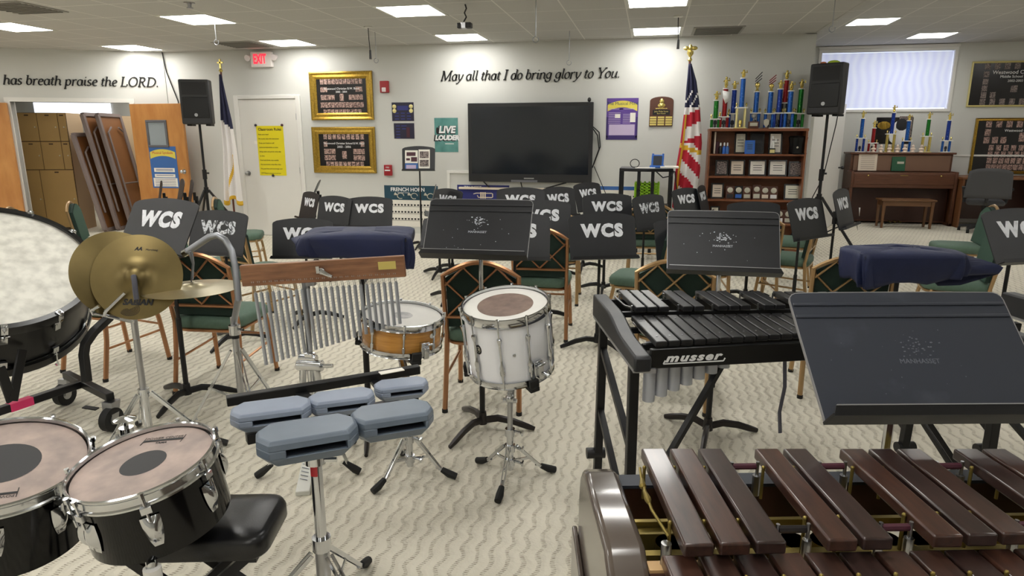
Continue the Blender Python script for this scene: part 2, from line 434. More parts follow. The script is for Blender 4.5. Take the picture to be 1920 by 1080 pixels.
def leaf(name, label, hinge, ang, width, hgt):
    t = thing(name, label, 'door', hinge, ang); del t['category']; t['kind'] = 'structure'
    b = MB(); b.bx(0, width, -.022, .022, .015, hgt); b.build('door_leaf', 'oak_door', t, bev=.003)
    return t
# right-hand leaf folded back in front of the corner; local +x from the hinge, faces -y
dr = leaf('door_2', 'open oak door with small window pane beside the black speaker', wl(J0-.02, .06), math.radians(-1.0), .90, 1.97)
b = MB()
for x0, x1, z0, z1 in ((.26, .62, 1.70, 1.735), (.26, .62, 1.335, 1.37), (.26, .295, 1.37, 1.70), (.585, .62, 1.37, 1.70)): b.bx(x0, x1, -.04, -.02, z0, z1)
b.build('window_frame', 'grey_metal', dr, bev=.004)
b = MB(); b.bx(.295, .585, -.026, -.0235, 1.37, 1.70); b.build('window_pane', 'glass_grey', dr)
b = MB(); b.cyl((.83, -.02, .98), (.83, -.06, .98), .012); b.ball((.83, -.075, .98), .028); b.cyl((.83, -.021, .98), (.83, -.026, .98), .035, n=16); b.build('door_knob', 'chrome', dr)
dl = leaf('door_3', 'open oak door swung back against the wall', wl(J1+.02, .06), math.atan2(wd.y, wd.x)+math.radians(1), .90, 1.97)
b = MB(); b.cyl((.83, .02, .98), (.83, .06, .98), .012); b.ball((.83, .075, .98), .028); b.build('door_knob', 'chrome', dl)
# poster on the open leaf
pm = T((dr.location.x, dr.location.y, 0)) @ Mx.Rotation(dr.rotation_euler.z, 4, 'Z')
def art(name, label, cat, Mt, size, base, parts, th=.003, mats_text=None, bev=0):
    """a flat thing (poster, plaque): Mt puts local (x right, y up, z out) on its wall; parts = list of (name, material, fn(MB))"""
    t = thing(name, label, cat, (0, 0, 0)); t.matrix_world = Mt
    b = MB(); b.bx(-size[0]/2, size[0]/2, -size[1]/2, size[1]/2, 0, th); b.build('sheet' if cat != 'plaque' else 'board', base, t, bev=bev)
    for nm, mt_, fn in parts:
        b = MB(); fn(b); b.build(nm, mt_, t)
    return t
def txt(b, s, x, y, size, z=.004, **k):
    b.mesh(text_mesh(s, size, k.pop('ext', .0006), k.pop('bold', 0), k.pop('shear', 0), **k), T((x, y, z)))
def rects(L, z0=.003, z1=.0045):
    def f(b):
        for x, y, w_, h in L: b.bx(x-w_/2, x+w_/2, y-h/2, y+h/2, z0, z1)
    return f
def arch_banner(w_, y, h, rise, z0=.003, z1=.0042):
    def f(b):
        n = 12; top = []; bot = []
        for i in range(n+1):
            u = -1+2*i/n; top.append((u*w_/2, y+h/2-rise*u*u)); bot.append((u*w_/2, y-h/2-rise*u*u))
        for i in range(n):
            q = [bot[i], bot[i+1], top[i+1], top[i]]; b.prism(q, z0, z1)
    return f
up = V((0, 0, 1))
art('poster', 'blue symbols poster taped to the open oak door', 'poster', pm @ frame_mat((.49, -.0235, 1.04), (1, 0, 0), (0, 0, 1), (0, -1, 0)), (.47, .62), 'blue_print',
    [('banner', 'banner_yellow', arch_banner(.44, .22, .10, .045)), ('lettering', 'badge_red', lambda b: txt(b, 'Musical Symbols', 0, .215, .055, z=.0047)),
     ('panels', 'paper', rects([(0, -.04, .36, .06), (0, -.125, .36, .05), (0, -.225, .42, .13)])),
     ('print', 'indigo_print', rects([(0, -.03, .3, .008), (0, -.05, .3, .008), (0, -.12, .3, .008)]+[(-.0, -.18-.025*i, .36, .006) for i in range(5)], .004, .005))], th=.0025)

# ---- locker room beyond the doorway
b = MB(); b.bx(-14, -7.2, 11.6, 11.7, 0, H); b.bx(-7.3, -7.2, 9.2, 11.6, 0, H); struct(b.build('wall_locker_room', 'wall_paint'))
b = MB(); b.bx(-12.4, -10.6, 11.56, 11.6, 1.93, 2.5); wn2 = b.build('window_2', 'daylight_bright'); wn2['kind'] = 'structure'
LF = V((-9.06, 8.98, 0)); ldir = V((-.94, -.34, 0)).normalized()
def lockers(name, label, org, xdir, spec, depth, hgt, side):
    """front on local x (from org along xdir), local -y faces the room; spec rows: (z0,z1,[x edges])"""
    xd = V(xdir).normalized(); t = thing(name, label, 'lockers'); t.matrix_world = frame_mat(org, xd, V((0, 0, 1)).cross(xd), (0, 0, 1))
    xs = [e for r in spec for e in r[2]]; x0, x1 = min(xs), max(xs)
    b = MB(); b.bx(x0, x1, .012, depth, 0, hgt); b.build('cabinet', [side], t)
    b = MB(); b.bx(x0, x1, .004, .014, .0, hgt); b.build('face_frame', 'dark_gap', t)
    for z0, z1, ed in spec:
        for a, c in zip(ed[:-1], ed[1:]):
            b = MB(); b.bx(a+.005, c-.005, -.008, .006, z0+.006, z1-.006); d = b.build('door', 'locker_tan', t, bev=.002)
            b = MB(); b.cyl((c-.04, -.008, (z0+z1)/2+.0), (c-.04, -.022, (z0+z1)/2), .01, n=8); b.build('knob', 'silver_plate', d)
            b = MB(); b.bx((a+c)/2-.03, (a+c)/2+.03, -.0095, -.007, z1-.05, z1-.03); b.build('number_plate', 'dark_gap', d)
    return t
lockers('locker_bank', 'wide tan locker bank with four doors per upper row', LF+ldir*1.02, -ldir, [(.05, .98, [0, .52, 1.02]), (.98, 1.42, [0, .31, .60, .90, 1.02]), (1.42, 1.86, [0, .31, .60, .90, 1.02])], .5, 1.86, 'locker_side')
b = MB(); a0, a1 = LF+V((.0, .52, 0)), V((-8.66, 10.55, 0)); b.hexa([a0, a0+V((-.1, 0, 0)), a1+V((-.1, 0, 0)), a1], [p+V((0, 0, 1.84)) for p in (a0, a0+V((-.1, 0, 0)), a1+V((-.1, 0, 0)), a1)])
struct(b.build('wall_partition', 'locker_side'))
lockers('locker_bank', 'narrow tan locker column behind the leaning tables', (-8.60, 10.2, 0), (.97, .24, 0), [(.05, .45, [0, .42]), (.45, .9, [0, .42]), (.9, 1.37, [0, .42]), (1.37, 1.83, [0, .42])], .45, 1.83, 'locker_side')
# folding tables leaning against the partition
def fold_table(label, x, y, lean, hgt, z):
    t = thing('folding_table', label, 'table', (x, y, 0), 0, 'folded tables in the locker room')
    t.rotation_euler = (0, math.radians(lean), math.radians(14)); w_ = .64
    b = MB(); b.bx(-.010, .010, -w_/2, w_/2, .02, hgt); b.build('tabletop', 'table_brown', t)
    b = MB(); P = [(.0, -w_/2, .03), (.0, w_/2, .03), (.0, w_/2, hgt), (.0, -w_/2, hgt)]
    for i in range(4): b.bar(P[i], P[(i+1) % 4], .06, .06)
    b.build('rim', 'table_grey', t, bev=.006)
    for s in (-1, 1):
        b = MB(); k = w_/2-.09
        b.tube([(.04, s*k, .3), (.045, s*k, hgt-.28), (.045, s*(k-.12), hgt-.2)], .016); b.tube([(.04, -k*.0+s*k, .75), (.04, 0, .75)], .012); b.build('leg', 'table_grey', t)
    return t
fold_table('low grey-rimmed folding table leaning outermost on the locker partition', -8.60, 9.20, -11, 1.55, 0)
fold_table('tall grey-rimmed folding table leaning second from the partition', -8.52, 9.38, -10, 1.86, 0)
fold_table('tall grey-rimmed folding table leaning closest to the narrow lockers', -8.42, 9.56, -10, 1.86, 0)

# ---- main wall door
WD = lambda px, py, y=D: ony(px, py, y)
d1 = thing('door_1', 'closed white door with white casing beside the gold framed pictures', 'door', (-6.07, D, 0)); del d1['category']; d1['kind'] = 'structure'
b = MB(); b.bx(0, .94, -.012, 0, .01, 2.03); b.build('door_leaf', 'white_paint', d1, bev=.003)
b = MB(); b.bx(-.07, 0, -.028, 0, 0, 2.09); b.bx(.94, 1.01, -.028, 0, 0, 2.09); b.bx(0, .94, -.028, 0, 2.035, 2.09); b.build('door_casing', 'white_trim', d1, bev=.006)
b = MB(); b.cyl((.07, -.012, .95), (.07, -.045, .95), .013); b.ball((.07, -.06, .95), (.03, .026, .03)); b.cyl((.07, -.011, .95), (.07, -.017, .95), .036, n=16); b.build('door_knob', 'dull_chrome', d1)
for zz in (.25, 1.0, 1.78):
    b = MB(); b.cyl((.935, -.016, zz-.045), (.935, -.016, zz+.045), .008); b.build('hinge', 'dull_chrome', d1)
# white open door beside the bookcase and the low panel in front of it
A, B_ = V((2.83, 11.5, 0)), V((3.2, 12.4, 0))
xd = (B_-A).normalized()
t = thing('door_4', 'white open door with a dark knob between bookcase and piano', 'door'); del t['category']; t['kind'] = 'structure'
t.matrix_world = frame_mat(A, xd, V((0, 0, 1)).cross(xd), (0, 0, 1))
b = MB(); b.bx(0, .97, -.0, .04, .01, 2.03); b.build('door_leaf', 'white_paint', t, bev=.003)
b = MB(); b.cyl((.8, .0, .98), (.8, -.05, .98), .012); b.ball((.8, -.065, .98), .03); b.build('door_knob', 'black_metal', t)
A2 = V((2.14, 9.8, 0)); xd2 = (A-A2).normalized()
t = thing('door_5', 'white open door closest to the bookcase side', 'door'); del t['category']; t['kind'] = 'structure'
t.matrix_world = frame_mat(A2, xd2, V((0, 0, 1)).cross(xd2), (0, 0, 1))
b = MB(); b.bx(0, (A-A2).length-.005, -.0, .04, .01, 2.03); b.build('door_leaf', 'white_paint', t, bev=.003)
# baseboards
b = MB(); b.bx(-7.25, -6.15, D-.012, D, 0, .1); b.bx(-5.05, 1.92, D-.012, D, 0, .1); struct(b.build('baseboard_back', 'white_trim'))
b = MB(); b.bx(1.93, XE, D2-.012, D2, 0, .1); struct(b.build('baseboard_window', 'white_trim'))
b = MB(); b.bx(5.0, XE, D2-.014, D2, 1.16, 1.19); struct(b.build('trim_3', 'white_trim'))
# raceway on the wall beside the TV
p = WD(841, 322); q = WD(885, 324); z1 = p.z
b = MB(); b.bx(p.x-.02, p.x+.02, D-.02, D, .1, z1+.02); b.bx(p.x+.02, q.x+.2, D-.02, D, z1-.02, z1+.02); struct(b.build('trim_4', 'white_trim', bev=.003))

# ---------------------------------------------------------------- ceiling fittings
def panel_light(label, x, y, z):
    t = thing('ceiling_light', label, 'light', (x, y, z), 0, 'square ceiling light panels')
    b = MB()
    for s in (-1, 1): b.bx(s*.27, s*.3, -.3, .3, -.006, .004); b.bx(-.27, .27, s*.27, s*.3, -.006, .004)
    b.build('frame', 'lens_frame', t)
    b = MB(); b.bx(-.27, .27, -.27, .27, -.004, .004); b.build('diffuser', 'light_panel', t)
    return t
LX, LY = -.006, 8.56
lab = {(-3, 0): 'glowing ceiling panel above the wall lettering near the doorway corner', (-2, 0): 'glowing ceiling panel between the exit sign and the gold frames',
       (-1, 0): 'glowing ceiling panel above the lettering near the camera mount', (0, 0): 'glowing ceiling panel with a black microphone hanging beside it by the wall',
       (-3, 1): 'glowing ceiling panel cut by the picture edge above the doorway', (-2, 1): 'glowing ceiling panel beside the sprinkler head',
       (-1, 1): 'glowing ceiling panel beside the hanging camera mount', (0, 1): 'glowing ceiling panel one row out from the hanging microphone'}
for j in range(0, 7):
    for i in (-4, -3, -2, -1, 0):
        if (i, j) == (-4, 0): continue
        if (i, j) in lab: panel_light(lab[(i, j)], LX+2.44*i, LY-1.83*j, H)
        else:
            panel_light('glowing ceiling panel out of sight over the percussion', LX+2.44*i, LY-1.83*j, H)
panel_light('glowing ceiling panel on the raised ceiling beside the return wall', 2.92, 10.5, H2)
panel_light('glowing ceiling panel on the raised ceiling above the piano', 4.24, 12.06, H2)
for xx, yy in ((4.75, 8.67), (2.9, 6.84), (5.4, 6.8), (2.9, 3.2), (5.4, 3.2), (4.1, 0), (4.1, -2.4), (6.58, 10.5)):
    panel_light('glowing raised ceiling panel out of sight past the lower ceiling', xx, yy, H2)
panel_light('glowing ceiling panel inside the locker room', -9.6, 10.2, H); panel_light('added unseen glowing panel brightening the deep end of the locker room', -8.4, 10.9, H); panel_light('added unseen glowing panel brightening the locker room just past its doorway', -8.3, 9.55, H)  # last two panels are unseen extras, added to brighten the locker room
def vent(label, px, py, z=H):
    p = onz(px, py, z); t = thing('ceiling_vent', label, 'vent', (p.x, p.y, z), 0, 'ceiling vents')
    b = MB(); b.bx(-.29, .29, -.29, .29, -.008, .003); b.build('frame', 'vent_grey', t)
    for k in range(8):
        b = MB(); b.bx(-.26, .26, -.24+.066*k, -.215+.066*k, -.016, -.008); b.build('slat', 'vent_slat', t)
vent('grey ceiling vent beside the panel with the hanging microphone', 1345, 57)
vent('grey ceiling vent above the exit sign', 455, 83)
vent('grey ceiling vent at the corner of the picture above the doors', 36, 14)
def hang(name, label, cat, px, py_top, py_bot, parts, z=H, mt_='dull_chrome'):
    p = onz(px, py_top, z); d = ray(px, py_bot); k = math.hypot(p.x, p.y)/math.hypot(d.x, d.y); zb = CAMZ+d.z*k
    t = thing(name, label, cat, (p.x, p.y, z))
    return t, zb-z
def hook(label, px, pt, pb, z=H):
    t, l = hang('ceiling_hook', label, 'hook', px, pt, pb, None, z); t['group'] = 'wire hooks hanging from the ceiling'
    b = MB(); b.tube([(0, 0, 0), (0, 0, l+.05)], .0035, 6); b.build('wire', 'aluminium', t)
    b = MB(); b.tube([(x*.028, 0, l+.028+y*.028) for x, y in arc((0, 0), 1, 90, 400, 12)], .004, 6); b.build('loop', 'aluminium', t)
hook('thin wire hook hanging above the pale flag', 402, 40, 84)
hook('thin wire hook hanging next to the black microphone by the gold frames', 703, 60, 118)
hook('long thin wire hook hanging above the black TV', 1005, 0, 80)
hook('short thin wire hook with a loop above the wall lettering', 1068, 58, 122)
hook('thin wire hook hanging above the trophies of the bookcase', 1566, 0, 60)
def mic(label, px, pt, pb):
    t, l = hang('hanging_microphone', label, 'microphone', px, pt, pb, None); t['group'] = 'black microphones hanging from the ceiling'
    b = MB(); b.tube([(0, 0, 0), (.004, 0, l*.4), (.012, 0, l*.7), (.014, 0, l*.75)], .005, 6); b.build('cable', 'black_metal', t)
    b = MB(); b.tube([(.014, 0, l*.72), (.013, 0, l)], [.011, .015], 10); b.build('capsule', 'black_metal', t)
    b = MB(); b.lathe([(.05, 0), (.05, -.01), (.01, -.016)]); b.build('ceiling_plate', 'lens_frame', t)
mic('black microphone on a cable hanging by the gold framed pictures', 690, 50, 111)
mic('black microphone on a cable hanging beside the tall striped flag', 1272, 30, 92)
t, l = hang('camera_mount', 'small black camera hanging on a curled cable from the ceiling', 'camera', 872, 8, 48, None)
b = MB(); b.tube([(0, 0, 0), (.012, 0, l*.2), (-.008, 0, l*.4), (.01, 0, l*.6), (-.02, 0, l*.85)], .008, 6); b.build('cable', 'black_metal', t)
b = MB(); b.box((.035, 0, l), (.055, .08, .05)); b.box((-.055, 0, l), (.045, .06, .05)); b.build('body', 'black_plastic', t, bev=.006)
b = MB(); b.box((-.012, 0, l), (.05, .07, .06)); b.build('bracket', 'dull_chrome', t, bev=.006)
p = onz(355, 5, H); b = MB(T(p)); b.lathe([(.05, 0), (.05, -.006), (.02, -.01), (.015, -.04), (.03, -.045), (.03, -.05)]); tag(b.build('sprinkler_head', 'dull_chrome'), 'small round sprinkler head in the ceiling above the doors', 'sprinkler')
# exit sign
p0, p1 = WD(473, 97), WD(514, 126); x0, x1, z0, z1 = p0.x, p1.x, p1.z, p0.z-.01
t = thing('exit_sign', 'white box with lit red EXIT letters and two lamps', 'sign', ((x0+x1)/2, D, (z0+z1)/2)); hw, hh = (x1-x0)/2, (z1-z0)/2
b = MB(); b.bx(-hw, hw, -.06, 0, -hh, hh); b.build('housing', 'exit_white', t, bev=.008)
b = MB(); b.mesh(text_mesh('EXIT', .14, .002, .004), T((-.02, -.062, 0)) @ RX @ Mx.Diagonal((.72, 1.3, 1, 1))); b.build('lettering', 'exit_red', t)
for s in (-1, 1):
    b = MB(); b.cyl((s*hw, -.03, .03), (s*(hw+.03), -.03, .03), .012); b.tube([(s*(hw+.045), -.0, .04), (s*(hw+.045), -.04, .03), (s*(hw+.045), -.075, .02)], [.028, .04, .045], 14); b.build('lamp', 'clear_lens', t)
# ================================================================ things on the walls
def wr(x0, y0, x1, y1, y=D):  # pixel box -> centre on the wall plane and size
    a, c = ony((x0+x1)/2, y0, y), ony((x0+x1)/2, y1, y); l, r = ony(x0, (y0+y1)/2, y), ony(x1, (y0+y1)/2, y)
    return V(((l.x+r.x)/2, y, (a.z+c.z)/2)), (r.x-l.x, a.z-c.z)
def wm(c, out=.0): return frame_mat((c.x, c.y-out, c.z), (1, 0, 0), (0, 0, 1), (0, -1, 0))
def wall_art(name, label, cat, box, base, parts, y=D, th=.0025, bev=0):
    c, s = wr(*box, y); return art(name, label, cat, wm(c, .001), s, base, parts(s[0], s[1]) if callable(parts) else parts, th=th, bev=bev)
def portraits(rows):
    """rows: list of (y, [x...], w, h)"""
    def f(b):
        for y, xs, w_, h in rows:
            for x in xs: b.bx(x-w_/2, x+w_/2, y-h/2, y+h/2, .006, .008)
    return f
def lsp(a, c, n): return [a+(c-a)*i/(n-1) for i in range(n)]
def framed(label, c, s, fw, fmat, rows, titles, pmat='portrait', group=None, depth=.035):
    t = thing('framed_picture', label, 'picture', (0, 0, 0), 0, group); t.matrix_world = wm(c, .001)
    w_, h = s; b = MB(); b.bx(-w_/2+.01, w_/2-.01, -h/2+.01, h/2-.01, 0, .006); b.build('picture', 'photo_black', t)
    o = [(-w_/2, -h/2), (w_/2, -h/2), (w_/2, h/2), (-w_/2, h/2)]
    def ring(k, z): return [(x-(k if x > 0 else -k), y-(k if y > 0 else -k), z) for x, y in o]
    b = MB(); prof = [(0, 0), (0, depth*.8), (fw*.18, depth), (fw*.45, depth*.62), (fw*.75, depth*.75), (fw*.8, depth*.55), (fw, depth*.3), (fw, .002)]
    R = [ring(*p) for p in prof]
    for A, B in zip(R[:-1], R[1:]):
        for i in range(4): b.add([A[i], A[(i+1) % 4], B[(i+1) % 4], B[i]], [(0, 1, 2, 3)])
    b.build('frame', fmat, t)
    for y, xs, pw, ph in rows:
        for x in xs: b = MB(); portraits([(y, [x], pw, ph)])(b); b.build('portrait', pmat, t)
    b = MB()
    for s_, x, y, sz in titles: txt(b, s_, x, y, sz, z=.0085)
    b.build('lettering', 'ink_white', t)
    return t
W_, Hh = .66, .47
framed('gold framed band portrait picture hanging above the other gold frame', *wr(583, 134, 700, 225), .10, 'gold',
       [(.20, lsp(-.30, .30, 11), .05, .075), (.09, [-.30, -.245, .245, .30], .05, .07), (-.02, [-.30, -.245, -.19, -.135, .135, .19, .245, .30], .05, .07), (-.02, [0], .06, .1), (-.125, lsp(-.31, .31, 12), .05, .075), (-.225, lsp(-.27, .27, 10), .05, .075)],
       [('Westwood Christian B.W. Band', 0, .10, .042), ('2002 - 2004', 0, .055, .036)], group='gold framed portrait pictures')
framed('gold framed band portrait picture hanging below the other gold frame', *wr(588, 238, 705, 324), .10, 'gold',
       [(.19, lsp(-.29, .29, 9), .055, .075), (.085, [-.29, .29], .055, .075), (-.02, [-.29, -.23, -.17, .17, .23, .29], .055, .075), (-.11, [-.29, -.23, -.17, .17, .23, .29], .055, .075), (-.07, [0], .07, .11), (-.205, lsp(-.27, .27, 9), .055, .075)],
       [('Westwood Christian School B.W. Band', 0, .095, .04), ('2003 - 2006', 0, .045, .045)], group='gold framed portrait pictures')
# the two on the window wall
c, s = wr(1817, 114, 1990, 200, D2)
framed('black portrait picture with thin pale frame above the bigger gold-edged one', c, s, .03, 'pale_gold',
       [(.29, lsp(-.45, .45, 7), .085, .10), (.16, [-.45, .45], .085, .1), (.04, [-.45, .45], .085, .1), (-.07, [-.45, .45], .085, .1), (-.18, [-.45, -.31, .31, .45], .085, .1), (-.29, lsp(-.45, .45, 7), .085, .1), (-.08, [0], .1, .11)],
       [('Westwood Christian', 0, .19, .085), ('Middle School Band', 0, .12, .06), ('2002-2003', 0, .05, .055)], pmat='portrait_grey')
c, s = wr(1822, 221, 2010, 326, D2)
framed('tall black portrait picture with gold edge above the desk', c, s, .05, 'gold',
       [(.37, lsp(-.55, .55, 8), .09, .11), (.23, [-.55, .55], .09, .11), (.10, [-.55, -.42, -.29, .29, .42, .55], .09, .11), (.15, [0], .12, .15)]+[(-.03-.11*i, lsp(-.46, .46, 9+i), .075, .095) for i in range(4)],
       [('Westwood Christian School', .05, .26, .06)], pmat='portrait')
wall_art('sign_plate', 'dark plaque plate with two pale corner emblems above another dark plate', 'plaque', (735, 192, 776, 227), 'navy_print', lambda w_, h: [
    ('nameplate', 'indigo_print', rects([(0, h*.2, w_*.5, h*.24)], .004, .0055)), ('emblem', 'pale_gold', lambda b: [b.ball((s*w_*.38, h*.28-k*.06, .006), (.03, .03, .006)) for s in (-1, 1) for k in (0, 1)]),
    ('print', 'indigo_print', rects([(x, y, .06, .016) for x in (-.09, 0, .09) for y in (-.02, -.06, -.1)], .004, .0055))])
wall_art('sign_plate', 'dark plaque plate hanging below the plate with pale emblems', 'plaque', (739, 231, 777, 260), 'navy_print', lambda w_, h: [
    ('print', 'indigo_print', rects([(-.09, y, .06, .014) for y in (.07, .03, -.01, -.05, -.09)]+[(0, .07, .08, .014), (0, .03, .06, .014)], .004, .0055)), ('panel', 'maroon_print', rects([(.06, -.02, .05, .14)], .003, .0042))])
wall_art('poster', 'teal poster with white block lettering beside the black TV', 'poster', (815, 221, 859, 285), 'teal_print', lambda w_, h: [
    ('lettering', 'ink_white', lambda b: (txt(b, 'LIVE', .01, .07, .13, bold=.006, shear=.15), txt(b, 'LOUDER', .01, -.04, .09, bold=.006, shear=.15), b.bx(-.02, .11, -.125, -.115, .003, .005))),
    ('shading', 'ink_black', lambda b: (txt(b, 'LIVE', .002, .064, .135, z=.0032, bold=.012, shear=.15), txt(b, 'LOUDER', .002, -.046, .094, z=.0032, bold=.012, shear=.15), b.ball((-.13, .06, .003), (.02, .05, .002))))])
t = wall_art('poster', 'purple poster with curved yellow banner between the TV and a plaque', 'poster', (1137, 184, 1196, 262), 'purple_print', lambda w_, h: [
    ('banner', 'banner_yellow', arch_banner(w_*.94, h*.36, .085, .05)), ('lettering', 'horn_teal', lambda b: txt(b, 'The Musical Mind', 0, h*.37, .058, z=.0048)),
    ('panel', 'lilac', rects([(0, -h*.26, w_*.82, h*.26)], .003, .0045)), ('note', 'paper', rects([(-.06, .04, .07, .05), (.14, .02, .07, .12)], .004, .0055)),
    ('print', 'lilac', rects([(-.09, .13, .2, .007), (.06, .13, .2, .007)]+[(-.1, .08-.022*i, .16, .006) for i in range(7)]+[(.06, .06-.022*i, .1, .006) for i in range(6)])),
    ('border', 'purple_dark', rects([(0, -h*.45, w_, h*.1), (-w_*.47, -h*.2, w_*.06, h*.5), (w_*.47, -h*.2, w_*.06, h*.5)], .003, .004))])
# arched wooden plaque
c, s = wr(1218, 181, 1262, 237); w_, h = s
t = thing('award_plaque', 'arched brown wooden plaque with gold figure and twelve gold nameplates', 'plaque'); t.matrix_world = wm(c, .001)
poly = [(-w_/2, -h/2), (w_/2, -h/2), (w_/2, h*.36)]+[(w_/2*math.cos(a), h*.36+h*.14*math.sin(a)) for a in lsp(.4, PI-.4, 9)]+[(-w_/2, h*.36)]
b = MB(); b.prism(poly, 0, .018); b.build('board', 'walnut', t, bev=.004)
b = MB(); b.ball((0, h*.33, .022), (.03, .04, .012)); b.ball((0, h*.2, .02), (.05, .035, .014)); b.box((0, h*.1, .02), (.15, .008, .006)); b.build('figure', 'gold_plastic', t)
b = MB(); b.bx(-.11, .11, -.045, .02, .018, .021); b.build('nameplate', 'ink_black', t)
b = MB(); txt(b, 'John Philip Sousa', 0, 0, .026, z=.0215); txt(b, 'Band Award', 0, -.026, .022, z=.0215); b.build('lettering', 'gold_plate', t)
for i in range(3):
    for j in range(4):
        b = MB(); x, y = (-.1+.1*i), -.075-.03*j; b.bx(x-.042, x+.042, y-.011, y+.011, .018, .021); b.build('nameplate', 'gold_plate', t)
# fire strobe and pull station
c, s = wr(714, 152, 730, 174)
t = thing('fire_strobe', 'red fire alarm strobe with pale lens high on the wall', 'alarm'); t.matrix_world = wm(c, .001)
b = MB(); b.bx(-s[0]/2, s[0]/2, -s[1]/2, s[1]/2, 0, .04); b.build('housing', 'red_plastic', t, bev=.006)
b = MB(); b.bx(-.03, .03, -.07, -.01, .04, .06); b.build('lens', 'clear_lens', t, bev=.008)
c, s = wr(722, 309, 736, 329)
t = thing('pull_station', 'red fire alarm pull station low on the wall', 'alarm'); t.matrix_world = wm(c, .001)
b = MB(); b.bx(-s[0]/2, s[0]/2, -s[1]/2, s[1]/2, 0, .045); b.build('housing', 'red_plastic', t, bev=.006)
b = MB(); b.bx(-.04, .04, -.01, .008, .045, .058); b.build('handle', 'ink_white', t, bev=.002)
b = MB(); txt(b, 'FIRE', 0, .04, .03, z=.0455); b.build('lettering', 'ink_white', t)
# yellow rules sheet on the door
def rules(w_, h):
    L = ['Raise your hand', 'Be in your seat with instrument', 'Keep your hands to self', 'Listen to instructions at once', 'Bring music and pencils every day', 'to class', 'Food and drinks stay outside', 'Put instruments away after class', 'Do your best and encourage your', 'section']
    return [('lettering', 'ink_dark', lambda b: (txt(b, 'Classroom Rules', 0, h*.43, .056, bold=.0008), [txt(b, s_, -w_*.44, h*.33-i*.063, .026, align='LEFT') for i, s_ in enumerate(L)], txt(b, 'respect everyone around you', 0, -h*.455, .022))),
            ('magnet', 'navy_print', lambda b: b.ball((-w_/2, h/2+.01, .01), .02)), ('magnet', 'maroon_print', lambda b: b.ball((w_/2-.01, h/2+.01, .01), .02)), ('magnet', 'ink_dark', lambda b: b.ball((0, -h/2, .01), .02))]
c, s = wr(484, 236, 534, 329, D-.013)
art('poster', 'yellow classroom rules sheet held by magnets on the white door', 'poster', wm(c, .0), s, 'yellow_paper', rules(*s), th=.003)
b = MB(); c, s = wr(477, 264, 483, 270, D-.013); b.bx(-s[0]/2, s[0]/2, -s[1]/2, s[1]/2, 0, .002); o = b.build('note', 'paper'); o.matrix_world = wm(c); tag(o, 'tiny white note on the door beside the yellow sheet', 'note')
# fingering charts low on the wall
c, s = wr(722, 348, 822, 425); w_, h = s
art('poster', 'teal and white brass fingering chart poster low beside the photo stand', 'poster', wm(c, .001), s, 'paper', [
    ('header', 'horn_teal', rects([(0, h*.325, w_, h*.35)], .003, .004)), ('lettering', 'ink_white', lambda b: (txt(b, 'FRENCH HORN', -.05, h*.40, .075, z=.0045, bold=.002), txt(b, 'FINGERING CHART', -.12, h*.325, .02, z=.0045))),
    ('horn_drawing', 'silver_plate', lambda b: [(b.tube([(x+.05*math.cos(a), h*.25+.04*math.sin(a), .006) for a in lsp(0, 5.2, 14)], .006, 6), b.tube([(x-.05, h*.27, .006), (x-.09, h*.3, .006)], [.006, .025], 8)) for x in (-.16, .05, .3)]),
    ('print', 'ink_dark', rects([(-w_*.42+.05*i, h*(.03-.17*j), .028, .024) for i in range(15) for j in range(3)]+[(0, h*(-.01-.17*j), w_*.9, .004) for j in range(3)], .003, .0042))], th=.003)
c, s = wr(858, 347, 955, 420); w_, h = s
art('poster', 'royal blue brass chart poster low under the TV', 'poster', wm(c, .001), s, 'paper', [
    ('header', 'royal_blue', rects([(0, h*.32, w_, h*.36)], .003, .004)), ('lettering', 'ink_white', lambda b: txt(b, 'TRUMPET', -.15, h*.43, .06, z=.0045)),
    ('trumpet_drawing', 'paper_warm', lambda b: (b.tube([(x*.14-.0, y*.03+h*.24, .006) for x, y in ((-1, .6), (-.7, 1), (.9, 1), (1, .8), (1, -.8), (.9, -1), (-.5, -1), (-.6, 0))], .007, 6), [b.bx(-.04+.03*k, -.02+.03*k, h*.24-.045, h*.24+.045, .004, .009) for k in range(3)])),
    ('print', 'ink_dark', rects([(-w_*.42+.05*i, h*(-.08-.17*j), .028, .024) for i in range(14) for j in range(2)], .003, .0042))], th=.003)
c, s = wr(1120, 349, 1192, 425); w_, h = s
art('poster', 'white chart poster with blue band low behind the black cart', 'poster', wm(c, .001), s, 'paper', [
    ('header', 'blue_print', rects([(0, h*.45, w_, h*.09)], .003, .004)), ('print', 'ink_dark', rects([(-w_*.42+.05*i, h*(.25-.16*j), .028, .02) for i in range(10) for j in range(4)], .003, .0042))], th=.003)
# rolled paper tube lying along a ledge under the TV
c, s = wr(862, 349, 1010, 356)
tag((lambda b: (b.bx(c.x-s[0]/2, c.x+s[0]/2+.2, D-.06, D-.002, c.z-.02, c.z+.01), b.build('wall_ledge', 'paper_warm', bev=.004))[1])(MB()), 'narrow cream ledge on the wall under the TV', 'ledge')

